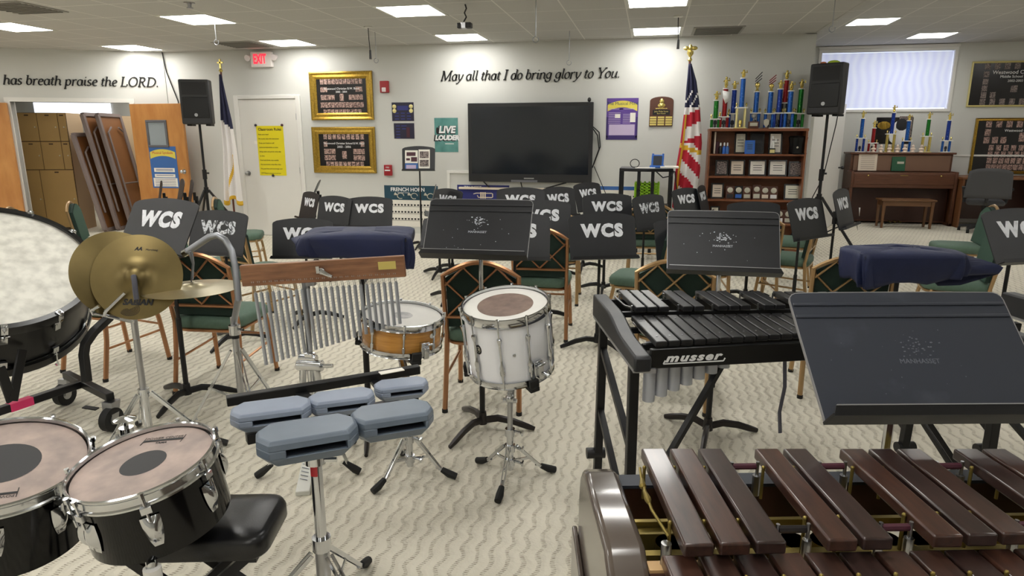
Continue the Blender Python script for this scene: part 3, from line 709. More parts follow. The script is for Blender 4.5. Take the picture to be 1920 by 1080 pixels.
# ---- lettering on the walls: broad-pen italic drawn stroke by stroke
def pen(b, pts, size, ox, oy, slant=.26, thick=.115, thin=.035):
    """sweep a slanted pen nib along a polyline"""
    ca, sa = math.cos(math.radians(28)), math.sin(math.radians(28)); n = len(pts)
    P = [V((x+slant*y, y)) for x, y in pts]; quads = []
    for i in range(n):
        a = P[max(i-1, 0)]; c = P[min(i+1, n-1)]; d = (c-a); d = d.normalized() if d.length > 0 else V((1, 0))
        nrm = V((-d.y, d.x)); k = abs(nrm.x*ca+nrm.y*sa); wd_ = thin+(thick-thin)*k
        quads.append((P[i]+nrm*wd_/2, P[i]-nrm*wd_/2))
    vs = []
    for q in quads:
        for p_ in q:
            for z in (0, .012): vs.append((ox+p_.x*size, oy+p_.y*size, z))
    fs = []
    for i in range(n-1):
        o = i*4; fs += [(o+1, o+3, o+7, o+5), (o, o+4, o+6, o+2), (o, o+1, o+5, o+4), (o+2, o+6, o+7, o+3)]
    fs += [(0, 2, 3, 1), ((n-1)*4, (n-1)*4+1, (n-1)*4+3, (n-1)*4+2)]
    b.add(vs, fs)
def el(cx, cy, rx, ry, a0, a1, n=14): return [(cx+rx*math.cos(math.radians(a0+(a1-a0)*i/n)), cy+ry*math.sin(math.radians(a0+(a1-a0)*i/n))) for i in range(n+1)]
def sf(x, y, w_=.07): return [(x-w_, y), (x+w_, y)]
G = {  # glyph: (advance, strokes); x-height .46, capitals .72
 'M': (.86, [[(.06, 0), (.12, .72)], [(.12, .72), (.38, .02)], [(.38, .02), (.70, .72)], [(.70, .72), (.72, 0)], sf(.06, 0), sf(.72, 0, .09), sf(.08, .72), sf(.74, .72)]),
 'I': (.34, [[(.16, 0), (.16, .72)], sf(.16, 0, .11), sf(.16, .72, .11)]),
 'L': (.56, [[(.13, 0), (.13, .72)], sf(.13, .72, .1), [(.03, 0), (.48, 0), (.51, .16)]]),
 'O': (.74, [el(.36, .36, .30, .36, 90, 450, 24)]),
 'R': (.64, [[(.13, 0), (.13, .72)], sf(.13, 0, .1), [(.03, .72), (.28, .72)]+el(.28, .55, .19, .17, 80, -90, 10)+[(.13, .37)], [(.28, .38), (.42, .1), (.54, 0), (.6, .0)]]),
 'D': (.74, [[(.13, 0), (.13, .72)], [(.03, .72), (.25, .72)]+el(.28, .36, .37, .36, 80, -80, 16)+[(.03, 0)]]),
 'Y': (.62, [[(.3, 0), (.3, .34)], [(.08, .72), (.3, .34)], [(.3, .34), (.58, .72)], sf(.3, 0, .1), sf(.09, .72, .09), sf(.58, .72, .08)]),
 '.': (.24, [[(.07, .03), (.1, .05), (.13, .03)], [(.07, .02), (.13, .02)]]),
 'a': (.48, [el(.22, .23, .17, .23, 60, 400, 18), [(.38, .46), (.36, .1), (.4, .01), (.47, .07)]]),
 'b': (.48, [[(.0, .7), (.09, .74), (.08, .1)], el(.23, .23, .16, .23, 150, -190, 18)]),
 'd': (.5, [el(.22, .23, .17, .23, 60, 400, 18), [(.32, .74), (.41, .74), (.38, .1), (.42, .01), (.49, .07)]]),
 'e': (.42, [[(.07, .22), (.32, .27)]+el(.22, .3, .13, .16, 0, 130, 8)+el(.24, .22, .18, .22, 150, 310, 10)]),
 'g': (.48, [el(.22, .25, .16, .21, 60, 400, 18), [(.38, .46), (.38, .0)]+el(.21, -.08, .17, .14, 10, -200, 12)]),
 'h': (.5, [[(.0, .72), (.09, .74), (.08, 0)], [(.08, .26)]+el(.24, .3, .14, .16, 140, 10, 8)+[(.37, .08), (.41, .01), (.48, .07)], sf(.08, 0, .05)]),
 'i': (.26, [[(.02, .40), (.11, .46), (.1, .06), (.15, .0), (.22, .07)], [(.08, .63), (.11, .65), (.14, .63)]]),
 'l': (.25, [[(.01, .72), (.1, .74), (.1, .06), (.15, .0), (.22, .07)]]),
 'n': (.5, [[(.0, .42), (.09, .46), (.08, 0)], [(.08, .26)]+el(.24, .3, .14, .16, 140, 10, 8)+[(.37, .08), (.41, .01), (.48, .07)], sf(.08, 0, .05)]),
 'o': (.45, [el(.21, .23, .17, .23, 90, 450, 20)]),
 'p': (.5, [[(.0, .42), (.09, .46), (.08, -.26)], el(.24, .23, .16, .23, 150, -190, 18), sf(.08, -.26, .08)]),
 'r': (.36, [[(.0, .42), (.09, .46), (.08, 0)], [(.08, .28), (.16, .42), (.26, .46), (.32, .42)], sf(.08, 0, .05)]),
 's': (.36, [el(.18, .35, .11, .11, 30, 250, 10)+el(.16, .11, .12, .11, 70, -160, 10)]),
 't': (.3, [[(.13, .6), (.1, .08), (.15, .0), (.25, .06)], [(.02, .44), (.25, .46)]]),
 'u': (.5, [[(.02, .42), (.1, .46), (.08, .12), (.14, .01), (.26, .02), (.37, .16)], [(.39, .46), (.37, .08), (.42, .0), (.49, .07)]]),
 'y': (.46, [[(.0, .44), (.08, .46), (.14, .12), (.22, .0)], [(.42, .46), (.36, .2), (.22, -.05), (.08, -.24), (-.02, -.22)]]),
 ' ': (.24, [])}
def wall_words(label, s, Mt, width, name='wall_lettering'):
    adv = sum(G[ch][0] for ch in s); size = width/adv; b = MB(); x = 0
    for ch in s:
        for st in G[ch][1]: pen(b, st, size, x, 0)
        x += G[ch][0]*size
    o = b.build(name, 'ink_black', ang=60); o.matrix_world = Mt; return tag(o, label, 'lettering')
a, c = ony(827, 153, D), ony(1163, 144, D)
wall_words('black italic lettering May all that I do bring glory to You', 'May all that I do bring glory to You.', frame_mat((a.x, D-.001, (a.z+c.z)/2), (1, 0, 0), (0, 0, 1), (0, -1, 0)), c.x-a.x)
a, c = onp(6, 159, c0, wn_), onp(298, 162, c0, wn_); wid = (c-a).length
wall_words('black italic lettering has breath praise the LORD over the doorway', 'has breath praise the LORD.', frame_mat((a.x+wn_.x*.001, a.y+wn_.y*.001, (a.z+c.z)/2), -wd, (0, 0, 1), wn_), wid)
# cable running down the corner
b = MB(); P = [onp(304, 97, c0, wn_)+wn_*.012, onp(312, 135, (-7.2, D-.02, 0), (0, 1, 0)), onp(334, 190, (-7.2, D-.02, 0), (0, 1, 0)), onp(338, 215, (-7.2, D-.02, 0), (0, 1, 0))]
b.tube(P, .008, 6); tag(b.build('speaker_cable', 'black_metal'), 'thin dark cable running down the wall to the speaker by the oak door', 'cable')

# ---- television
c, s = wr(881, 193, 1112, 341); w_, h = s
t = thing('tv', 'large black flat TV on the wall', 'tv', (c.x, D-.03, c.z)); t.location.y = D-.0
b = MB(); b.bx(-w_/2, w_/2, -.09, -.03, -h/2, h/2); b.build('housing', 'black_plastic', t, bev=.006)
b = MB(); b.bx(-w_/2+.05, w_/2-.05, -.0915, -.0895, -h/2+.11, h/2-.05); b.build('screen', 'tv_screen', t)
b = MB(); b.bx(-.07, .07, -.094, -.09, -h/2+.045, -h/2+.06); b.build('badge', 'dull_chrome', t)
b = MB(); b.bx(-.25, .12, -.10, -.09, -h/2, -h/2+.03); b.build('control_panel', 'grey_metal', t)
b = MB(); b.bx(-.3, .3, -.03, 0, -.3, .3); b.build('wall_mount', 'black_metal', t)
b = MB(); b.bx(-.055, .055, -.085, -.03, h/2, h/2+.03) if False else b.ball((w_/2-.06, -.06, h/2+.03), (.025, .025, .03)); b.build('camera_ball', 'black_plastic', t)
b = MB()
for pts in ([(w_/2-.01, -.05, .22), (w_/2+.08, -.03, .14), (w_/2+.1, -.03, -.05), (w_/2+.02, -.03, -.28)], [(w_/2-.01, -.05, .20), (w_/2+.06, -.03, .10), (w_/2+.085, -.03, -.08), (w_/2-.0, -.03, -.33)]): b.tube(pts, .008, 6)
b.build('cable', 'black_metal', t)
b = MB(); b.tube([(-w_*.38, -.06, -h/2), (-w_*.33, -.04, -h/2-.09)], .008, 6); b.tube([(-.12, -.06, -h/2), (-.1, -.04, -h/2-.1)], .008, 6); b.tube([(w_*.3, -.06, -h/2), (.1, -.04, -h/2-.12)], .01, 6); b.build('cable', 'black_metal', t)
b = MB(); b.tube([ony(1114, 312, D-.02), ony(1128, 345, D-.02), ony(1142, 378, D-.02), ony(1146, 420, D-.02)], .005, 6); tag(b.build('power_cable', 'black_metal'), 'thin dark power cable hanging from the TV down the wall', 'cable')

# ---- flags
def flag(label, px, py_top, py_f0, py_f1, y, widths, pole_mat, shade, finial):
    """pole with a furled hanging flag. shade(u, v) gives the face material 0..3; widths: (v, left, right) in metres"""
    p = ony(px, py_top, y); base = V((p.x, y, 0)); zt = p.z; k = [ony(px, q, y).z for q in (py_f0, py_f1)]
    t = thing('flag_stand', label, 'flag', base)
    b = MB(); b.cyl((0, 0, .04), (0, 0, zt-.16), .014); b.build('pole', pole_mat, t)
    b = MB(); b.lathe([(.14, 0), (.14, .02), (.05, .05), (.025, .09)]); b.build('base', 'gold', t)
    f = MB(); finial(f, zt); f.build('finial', 'gold_plastic', t)
    nu, nv = 36, 60; vs = []; fs = []; mi = []
    def wid(v):
        for (v0, l0, r0), (v1, l1, r1) in zip(widths[:-1], widths[1:]):
            if v <= v1: q = (v-v0)/(v1-v0); return l0+(l1-l0)*q, r0+(r1-r0)*q
        return widths[-1][1:]
    for j in range(nv+1):
        v = j/nv; l, r = wid(v); z = k[0]+(k[1]-k[0])*v
        for i in range(nu+1):
            u = i/nu; x = l+(r-l)*u; amp = .012+.05*v
            yy = -.018-amp*(.5+.5*math.sin(u*PI*5+v*1.2))-.02*math.sin(PI*u); hem = -.10*math.sin(u*PI*2.5+.5)*max(0, v-.75)*2
            vs.append((x, yy, z+hem))
    for j in range(nv):
        for i in range(nu): fs.append((j*(nu+1)+i, (j+1)*(nu+1)+i, (j+1)*(nu+1)+i+1, j*(nu+1)+i+1)); mi.append(shade((i+.5)/nu, (j+.5)/nv))
    b = MB(); b.v = [V(q) for q in vs]; b.f = fs; b.mi = mi
    b.build('flag', ['flag_navy', 'flag_white', 'flag_red', 'flag_gold'], t, solid=.006, ang=80)
    return t
def us(u, v):
    if v < .30: return 0 if not (v > .18 and (int(u*9)+int(v*60)) % 5 == 0) else 1
    if v > .555+.05*u and v < .585+.05*u: return 3
    if u < .16 and v > .35: return 3 if u > .07 else 2
    return 2 if int((v*11 - u*(1.4 if v > .55 else -.5)*1.3)+40) % 2 == 0 else 1
def eagle(b, zt): b.lathe([(.016, zt-.17), (.03, zt-.15), (.012, zt-.12), (.04, zt-.08), (.04, zt-.05), (.01, zt-.03)], n=12); b.ball((0, 0, zt-.01), (.025, .025, .04)); b.ball((-.045, 0, zt-.015), (.04, .012, .025)); b.ball((.045, 0, zt-.015), (.04, .012, .025))
flag('furled red white and navy striped flag with gold fringe and eagle finial', 1295, 88, 120, 384, 8.72, [(0, -.012, .02), (.12, -.02, .09), (.3, -.03, .15), (.55, -.06, .20), (.75, -.10, .20), (1, -.12, .16)], 'flagpole_wood', us, eagle)
def cross(b, zt): b.lathe([(.016, zt-.17), (.03, zt-.15), (.012, zt-.12)], n=10); b.box((0, 0, zt-.055), (.022, .018, .13)); b.box((0, 0, zt-.04), (.09, .018, .022))
def chf(u, v):
    if v < .34+.08*u: return 0
    if (abs(u-(.75-.5*abs((v-.66)/.3))) < .05 and .62 < v) or v > .965: return 3
    return 1
flag('furled pale flag with navy corner and gold fringe by the white door', 412, 112, 140, 378, 8.8, [(0, -.01, .02), (.15, -.03, .06), (.35, -.05, .12), (.6, -.05, .16), (1, -.10, .18)], 'flagpole_wood', chf, cross)

# ---- loudspeakers on tripods
def speaker(label, pos, rz, z0):
    t = thing('loudspeaker', label, 'speaker', (pos[0], pos[1], z0), rz)
    w_, h, d = .385, .60, .34
    b = MB(); b.prism([(-w_/2, -d/2), (w_/2, -d/2), (w_/2, -.02), (w_*.28, d/2), (-w_*.28, d/2), (-w_/2, -.02)], .02, h); b.build('cabinet', 'speaker_case', t, bev=.018)
    b = MB(); b.bx(-w_/2+.025, w_/2-.025, -d/2-.008, -d/2+.004, .1, h*.62); b.build('grille', 'satin_black', t, bev=.01)
    b = MB(); n = 4
    o = [(-.155, h*.67), (.155, h*.67), (.155, h*.94), (-.155, h*.94)]; q = [(-.05, h*.77), (.05, h*.77), (.05, h*.86), (-.05, h*.86)]
    for i in range(4):
        j = (i+1) % 4; b.add([(o[i][0], -d/2-.003, o[i][1]), (o[j][0], -d/2-.003, o[j][1]), (q[j][0], -d/2+.0005-.002, q[j][1]), (q[i][0], -d/2-.0015, q[i][1])], [(0, 1, 2, 3)])
    b.add([(x, -d/2-.0022, z) for x, z in q], [(0, 1, 2, 3)])
    b.build('horn', 'ink_black', t)
    b = MB(); b.cyl((0, -d/2-.008, .14), (0, -d/2-.012, .14), .022, n=16); b.build('badge', 'dull_chrome', t)
    for s in (-1, 1):
        b = MB(); b.box((s*.12, 0, .01), (.06, .2, .025)); b.build('foot', 'rubber', t)
    return t
def tripod(label, pos, hgt, rz=.4, group='loudspeaker tripods'):
    t = thing('speaker_stand', label, 'stand', (pos[0], pos[1], 0), rz, group)
    b = MB(); b.cyl((0, 0, .25), (0, 0, hgt*.6), .02); b.cyl((0, 0, hgt*.6), (0, 0, hgt), .017); b.build('pole', 'black_metal', t)
    b = MB(); b.cyl((0, 0, hgt*.55), (0, 0, hgt*.63), .03); b.tube([(0, 0, hgt*.6), (.06, 0, hgt*.6)], .012); b.build('collar', 'black_metal', t)
    b = MB(); b.cyl((0, 0, .72), (0, 0, .8), .032); b.cyl((0, 0, .24), (0, 0, .3), .028); b.build('hub', 'black_metal', t)
    for k in range(3):
        a = 2*PI*k/3; d = V((math.cos(a), math.sin(a), 0)); b = MB(); b.bar(d*.03+V((0, 0, .76)), d*.55+V((0, 0, .03)), .022, .03); b.bar(d*.02+V((0, 0, .27)), d*.27+V((0, 0, .42)), .016, .016); lg = b.build('leg', 'black_metal', t)
        b = MB(); b.ball(tuple(d*.56+V((0, 0, .025))), .024); b.build('foot', 'rubber', lg)
    return t
p = ony(386, 320, 8.2); zL = ony(377, 236, 8.2).z; tripod('black tripod stand under the speaker beside the oak door', (ony(381, 300, 8.2).x, 8.2), zL+.02); speaker('black loudspeaker on a tripod beside the oak door', (ony(377, 236, 8.2).x, 8.2), math.radians(22), zL)
xR = ony(1543, 300, 8.75).x; zR = ony(1548, 218, 8.75).z; tripod('black tripod stand under the speaker beside the bookcase', (xR, 8.75), zR+.02, -.52); speaker('black loudspeaker with green cap on top beside the bookcase', (xR, 8.75), math.radians(-34), zR)
b = MB(T((xR-.02, 8.75, zR+.60))); b.ball((.03, 0, .008), (.075, .06, .035)); b.build('cap', 'neon_cloth'); tag(COL.objects['cap'], 'bright yellow-green cap lying on the speaker by the bookcase', 'cap')
b = MB(T((xR-.11, 8.73, zR+.60))); b.ball((0, 0, .008), (.035, .035, .018)); tag(b.build('cloth', 'orange_cloth'), 'small orange cloth lying beside the yellow-green cap', 'cloth')
b = MB(); b.tube([(xR+.14, 8.86, zR-.0), (xR+.13, 8.85, zR-.1), (xR+.05, 8.86, 1.0), (xR-.05, 8.86, .75), (xR-.14, 8.86, .3), (xR-.18, 8.86, .01)], .006, 6); tag(b.build('speaker_cable', 'black_metal'), 'thin cable hanging from the speaker by the bookcase', 'cable')

# ---- bookcase
BY = 8.78
bl, br_ = ony(1331, 245, BY).x, ony(1516, 245, BY).x; bz = [ony(1420, q, BY).z for q in (241, 289, 331, 375, 419)]
t = thing('bookcase', 'tall brown open bookcase full of plaques and topped by trophies', 'bookcase', ((bl+br_)/2, BY, 0)); hw = (br_-bl)/2
for s in (-1, 1):
    b = MB(); b.bx(s*hw, s*(hw-.022), 0, .3, 0, bz[0]); b.build('side_panel', 'shelf_wood', t)
b = MB(); b.bx(-hw, hw, .285, .3, 0, bz[0]-.03); b.build('back_panel', 'shelf_wood', t)
b = MB(); b.bx(-hw-.005, hw+.005, -.005, .3, bz[0]-.03, bz[0]); b.build('top', 'shelf_wood', t)
SZ = bz[1:]+[.08]
for z in SZ:
    b = MB(); b.bx(-hw+.022, hw-.022, 0, .285, z-.022, z); b.build('shelf', 'shelf_wood', t)
b = MB(); b.bx(-hw+.022, hw-.022, .01, .03, 0, .058); b.build('kick_board', 'shelf_wood', t)
def px2x(px, y): return ony(px, 250, y).x
def stand_frame(label, px0, px1, shelf_i, hgt, fm, im, name='framed_certificate', cat='certificate', y=8.88, fwd=.012, group=None, lean=10, mark=True):
    """small frame leaning back on a shelf"""
    zz = SZ[shelf_i]; py = (289, 331, 375, 419)[shelf_i]; x0, x1 = ony(px0, py-15, y).x, ony(px1, py-15, y).x; w_ = x1-x0
    t = thing(name, label, cat, ((x0+x1)/2, y, zz+.001), 0, group); R = Mx.Rotation(math.radians(-lean), 4, 'X')
    b = MB(R); b.bx(-w_/2, w_/2, 0, .016, 0, hgt); b.build('frame', fm, t, bev=.002)
    b = MB(R); b.bx(-w_/2+fwd*1.7, w_/2-fwd*1.7, -.003, 0, fwd*1.7, hgt-fwd*1.7); b.build('sheet', im, t)
    if mark:
        b = MB(R); 
        for k in range(3): b.bx(-w_*.25, w_*.25, -.004, -.003, hgt*(.35+.14*k), hgt*(.35+.14*k)+.007)
        b.build('print', 'ink_dark', t)
    return t
stand_frame('tall grey certificate plaque on the top shelf', 1377, 1400, 0, .27, 'photo_black', 'silver_plate', y=8.9)
stand_frame('black glass plaque behind the blue frame on the top shelf', 1406, 1433, 0, .27, 'photo_black', 'ink_dark', y=8.9)
stand_frame('small bright blue frame on the top shelf', 1397, 1416, 0, .17, 'bright_blue', 'blue_print', y=8.82, name='blue_frame', cat='frame')
stand_frame('black frame with white sheet behind a figurine on the top shelf', 1441, 1467, 0, .27, 'photo_black', 'paper', y=8.9)
for lab_, a, c, hh, im in (('dark photo in pale mount on the second shelf down', 1341, 1366, .20, 'portrait_grey'), ('black framed certificate beside the dark photo', 1368, 1397, .205, 'paper_warm'), ('black framed certificate in the middle of the second shelf', 1404, 1437, .205, 'paper'), ('wide white certificate on the second shelf', 1441, 1476, .205, 'paper'), ('black framed group photo at the end of the second shelf', 1479, 1506, .19, 'portrait_grey')):
    stand_frame(lab_, a, c, 1, hh, 'photo_black', im, mark=im != 'portrait_grey')
stand_frame('cream plaque leaning in a corner of the third shelf', 1333, 1357, 2, .2, 'photo_black', 'paper_warm'); stand_frame('silver plaque in a dark frame on the third shelf', 1470, 1503, 2, .2, 'photo_black', 'silver_plate')
def disc_plaque(lab_, px, si, hgt, plate):
    y = 8.88; zz = SZ[si]; py = (289, 331, 375, 419)[si]; x = ony(px, py-15, y).x; t = thing('disc_plaque', lab_, 'plaque', (x, y, zz+.001), 0, 'small plaques with round discs'); R = Mx.Rotation(math.radians(-8), 4, 'X')
    b = MB(R); b.bx(-.05, .05, 0, .014, 0, hgt); b.build('board', 'walnut' if plate != 'bright_blue' else 'photo_black', t, bev=.002)
    b = MB(R @ T((0, -.0035, hgt*.68)) @ RX); b.disc((0, 0, .001), .033); b.lathe([(.035, 0), (.035, .003), (.029, .004)]); b.build('disc', 'silver_plate', t)
    b = MB(R); b.bx(-.038, .038, -.003, 0, .012, hgt*.36); b.build('nameplate', plate, t)
for i, (px, pl_, w) in enumerate(zip((1369, 1385, 1401, 1419, 1435, 1451), ('ink_dark', 'bright_blue', 'silver_plate', 'silver_plate', 'paper_warm', 'ink_white'), ('with a black nameplate', 'with a blue nameplate', 'with silver nameplate beside the blue one', 'taller than its neighbours in the middle', 'with a cream nameplate', 'with a white nameplate'))):
    disc_plaque('small plaque %s on the third shelf' % w, px, 2, .185 if i == 3 else .165, pl_)
stand_frame('pale plaque low on the fourth shelf by the flag', 1331, 1349, 3, .2, 'photo_black', 'silver_plate')
disc_plaque('small plaque on the fourth shelf beside the lettered desk', 1462, 3, .17, 'ink_white'); disc_plaque('small plaque on the fourth shelf partly behind the lettered desk', 1478, 3, .17, 'silver_plate')
for i, (px, m_, hh, w, lb) in enumerate(((1340, 'paper_warm', .27, .02, 'thin pale book standing at the end of the top shelf'), (1345, 'maroon_print', .15, .035, 'maroon book leaning by the pale book'))):
    x = ony(px, 275, 8.88).x; b = MB(T((x, 8.88, SZ[0]+.001))); b.bx(-w/2, w/2, 0, .16, 0, hh); o = b.build('book', m_, bev=.003); tag(o, lb, 'book')
for i, (px, m_, lb) in enumerate(((1351, 'satin_black', 'black bottle with white cap on the top shelf'), (1358, 'bright_blue', 'blue bottle in the middle of three on the top shelf'), (1364, 'blue_print', 'pale blue bottle closest to the grey certificate'))):
    x = ony(px, 275, 8.84).x; t = thing('bottle', lb, 'bottle', (x, 8.84, SZ[0]+.001), 0, 'small bottles on the top shelf')
    b = MB(); b.lathe([(.022, 0), (.022, .075), (.009, .095), (.009, .105)], n=14); b.build('body', m_, t)
    b = MB(); b.lathe([(.011, .1), (.009, .135), (.004, .14)], n=12); b.build('cap', 'ink_white', t)
x = ony(1496, 270, 8.9).x; t = thing('band_hat', 'black peaked band hat on the top shelf', 'hat', (x, 8.9, SZ[0]+.001))
b = MB(); b.lathe([(.1, 0), (.1, .12), (.115, .2), (.10, .22), (0, .225)], n=20); b.build('crown', 'satin_black', t)
b = MB(); b.prism([(-.1, -.02)]+[(.1*math.cos(a)*1.05, -.02+.1*math.sin(a)*1.3) for a in lsp(PI, 2*PI, 10)], .0, .012); b.build('visor', 'gloss_black', t)
b = MB(); b.ball((-.02, -.1, .08), .014); b.build('emblem', 'silver_plate', t)

# ---- trophies
def trophy(label, px, y, z0, yb, y1, y2, y3, colr, post, gold_posts=False, star=None, w=.13, bag=False):
    """pixel rows: yb base, y1 plate, y2 column top, y3 figure top; all at depth y"""
    x = ony(px, yb, y).x; zz = [ony(px, q, y).z for q in (yb, y1, y2, y3)]; h1, h2, h3 = [max(.04, q-zz[0]) for q in zz[1:]]
    t = thing('trophy', label, 'trophy', (x, y, z0+.001))
    b = MB(); b.bx(-w/2, w/2, -.05, .05, 0, .014); b.build('base', 'marble_white' if not gold_posts else 'pale_gold', t, bev=.003)
    for sx in (-1, 1):
        for sy in ((-1, 1) if gold_posts else (0,)):
            b = MB(); b.cyl((sx*w*.32, sy*.03, .014), (sx*w*.32, sy*.03, h1-.014), .019 if not gold_posts else .012, n=14); b.build('post', post, t)
    b = MB(); b.lathe([(.0, .014), (.016, .02), (.012, .05), (.022, .06), (.02, .1), (0, .11)], n=12); b.build('ornament', 'tro_dark' if not gold_posts else 'gold_plastic', t)
    b = MB(); b.bx(-w/2, w/2, -.045, .045, h1-.014, h1); b.build('plate', 'marble_white', t, bev=.003)
    for sx in (-1, 1):
        b = MB(); b.lathe([(.012, h1), (.006, h1+.015), (.014, h1+.035), (.004, h1+.055)], T((sx*w*.38, 0, 0)), n=10); b.build('finial', 'gold_plastic', t)
    b = MB(); b.cyl((0, 0, h1), (0, 0, h2-.012), .029, n=20); b.build('column', colr, t)
    b = MB(); b.cyl((0, 0, h2-.012), (0, 0, h2), .038, n=20); b.build('cap', 'marble_white', t)
    f = h3-h2; b = MB()
    b.lathe([(.03, h2), (.012, h2+f*.12), (.02, h2+f*.2), (.01, h2+f*.28)], n=12)
    if star:
        b.ball((0, 0, h2+f*.3), (.03, .02, f*.14)); b.build('figure', 'gold_plastic', t); b = MB()
        for k in range(3): b.bar((-.03, 0, h2+f*(.35+.12*k)), (.045, 0, h2+f*(.62+.15*k)), .012, .01)
        b.build('streamer', star, t)
    else:
        b.tube([(-.012, 0, h2+f*.2), (-.008, 0, h2+f*.5), (0, 0, h2+f*.72)], [.009, .013, .017], 8); b.tube([(.014, 0, h2+f*.2), (.008, 0, h2+f*.5), (0, 0, h2+f*.72)], [.009, .013, .017], 8)
        b.ball((0, 0, h2+f*.86), (.015, .015, f*.12)); b.tube([(.012, 0, h2+f*.68), (.04, -.01, h2+f*.6), (.03, -.02, h2+f*.85)], .007, 6); b.tube([(-.012, 0, h2+f*.68), (-.035, -.01, h2+f*.55)], .007, 6)
        b.build('figure', 'gold_plastic', t)
    if bag:
        b = MB(); b.add([(-.045, -.035, h2-.03), (.05, -.035, h2-.05), (.06, -.04, h2-.14), (.0, -.045, h2-.19), (-.03, -.035, h2-.12)], [(0, 1, 2, 3, 4)]); b.build('tag_bag', 'marble_white', t, solid=.01)
    return t
TZ = bz[0]; ty = 8.94; yb = 241
trophy('short green trophy at the flag end of the bookcase', 1340, ty, TZ, yb, 222, 187, 170, 'tro_green', 'tro_green')
trophy('red trophy with white bag beside the short green one', 1356, ty, TZ, yb, 218, 165, 143, 'tro_red', 'tro_red', bag=True)
trophy('navy trophy standing behind the tall blue cream-based one', 1372, 9.0, TZ, yb, 212, 167, 151, 'tro_navy', 'tro_blue')
trophy('tallest blue trophy on four cream posts', 1387, 8.84, TZ, yb, 201, 146, 130, 'tro_blue', 'pale_gold', True, w=.15)
trophy('blue trophy topped by black streamers', 1414, ty, TZ, yb, 211, 171, 132, 'tro_blue', 'tro_blue', star='tro_dark')
trophy('blue trophy topped by red streamers', 1440, ty, TZ, yb, 212, 171, 138, 'tro_blue', 'tro_blue', star='tro_red')
trophy('navy trophy between red streamers and the tall red column', 1457, ty, TZ, yb, 211, 166, 150, 'tro_navy', 'tro_navy')
trophy('tall red trophy behind the blue ones', 1467, 9.03, TZ, yb, 192, 149, 131, 'tro_red', 'tro_dark', w=.1)
trophy('blue trophy in front of the tall red column', 1477, 8.86, TZ, yb, 211, 170, 152, 'tro_blue', 'tro_blue')
trophy('green trophy at the speaker end of the bookcase', 1496, ty, TZ, yb, 212, 166, 148, 'tro_green', 'tro_green')
x = ony(1412, 240, 8.83).x; t = thing('award_cup', 'small award on a dark red box with silver nameplate', 'award', (x, 8.83, TZ+.001))
b = MB(); b.bx(-.06, .06, -.03, .03, 0, .085); b.build('base', 'walnut', t, bev=.003)
b = MB(); b.bx(-.045, .045, -.033, -.03, .03, .07); b.build('nameplate', 'silver_plate', t)
b = MB(); b.lathe([(.025, .085), (.006, .1), (.006, .12), (.03, .135), (.034, .17), (.028, .172), (.02, .14)], n=16); b.build('cup', 'dull_chrome', t)
x = ony(1436, 240, 8.80).x; t = thing('shield_award', 'small silver shield award in front of the blue trophies', 'award', (x, 8.8, TZ+.001))
b = MB(); b.bx(-.03, .03, -.015, .02, 0, .012); b.build('base', 'walnut', t)
b = MB(RX); b.prism([(0, .01), (.03, .05), (.033, .1), (0, .115), (-.033, .1), (-.03, .05)], -.006, .006); b.build('shield', 'silver_plate', t)
# figurine on the shelf
x = ony(1447, 285, 8.82).x; t = thing('figurine', 'small white musician figurine on a black base on the top shelf', 'figurine', (x, 8.82, SZ[0]+.001))
b = MB(); b.bx(-.035, .035, -.03, .03, 0, .07); b.build('base', 'ink_black', t); b = MB(); b.bx(-.028, .028, -.033, -.03, .015, .055); b.build('nameplate', 'pale_gold', t)
b = MB(); b.tube([(-.015, 0, .07), (-.012, 0, .12), (0, 0, .165)], [.01, .014, .02], 8); b.tube([(.015, 0, .07), (.012, 0, .12), (0, 0, .165)], [.01, .014, .02], 8); b.ball((0, 0, .2), .018); b.tube([(.012, 0, .16), (.04, -.02, .15), (.03, -.03, .19)], .008, 6); b.build('figure', 'marble_white', t)

# ---- piano and the things on and around it
PY = 12.42
pl_, pr_ = ony(1588, 400, PY).x, ony(1787, 400, PY).x
zt = ony(1690, 286, 12.62).z; zk = ony(1690, 324, PY).z; zk0 = ony(1690, 353, PY).z
t = thing('piano', 'brown upright piano with trophies on its lid', 'piano', ((pl_+pr_)/2, PY, 0)); hw = (pr_-pl_)/2
b = MB(); b.bx(-hw+.03, hw-.03, .24, .62, .03, zt-.03); b.build('case', 'piano_wood', t, bev=.006)
b = MB(); b.bx(-hw, hw, .19, .63, zt-.03, zt); b.build('lid', 'piano_wood', t, bev=.006)
b = MB(); b.bx(-hw+.07, hw-.07, .215, .24, zk+.02, zt-.05); b.build('music_desk', 'piano_front', t, bev=.004)
b = MB(); b.bx(-hw+.04, hw-.04, .0, .24, zk0+.0, zk); b.build('key_bed', 'piano_wood', t, bev=.008)
b = MB(); b.bx(-hw+.05, hw-.05, .0-.006, .02, zk0+.06, zk-.02); b.build('fallboard', 'piano_wood', t, bev=.006)
for s in (-1, 1):
    b = MB(); b.bx(s*hw, s*(hw-.045), -.01, .3, zk0-.01, zk+.02); b.build('cheek', 'piano_wood', t, bev=.012)
    b = MB(); b.bx(s*hw, s*(hw-.045), -.0, .07, .0, zk0-.01); b.bx(s*hw, s*(hw-.045), .0, .4, 0, .05); b.build('leg', 'piano_wood', t, bev=.006)
    b = MB(); b.ball((s*hw*.68, -.012, zk-.05), .014); b.build('knob', 'gold_plastic', t)
b = MB(); b.bx(-hw+.05, hw-.05, .225, .24, .06, zk0-.02); b.build('lower_panel', 'piano_dark', t)
b = MB()
for k in (-1, 0, 1): b.bar((k*.08, .23, .05), (k*.08, .13, .035), .025, .012)
b.build('pedal', 'old_brass', t)
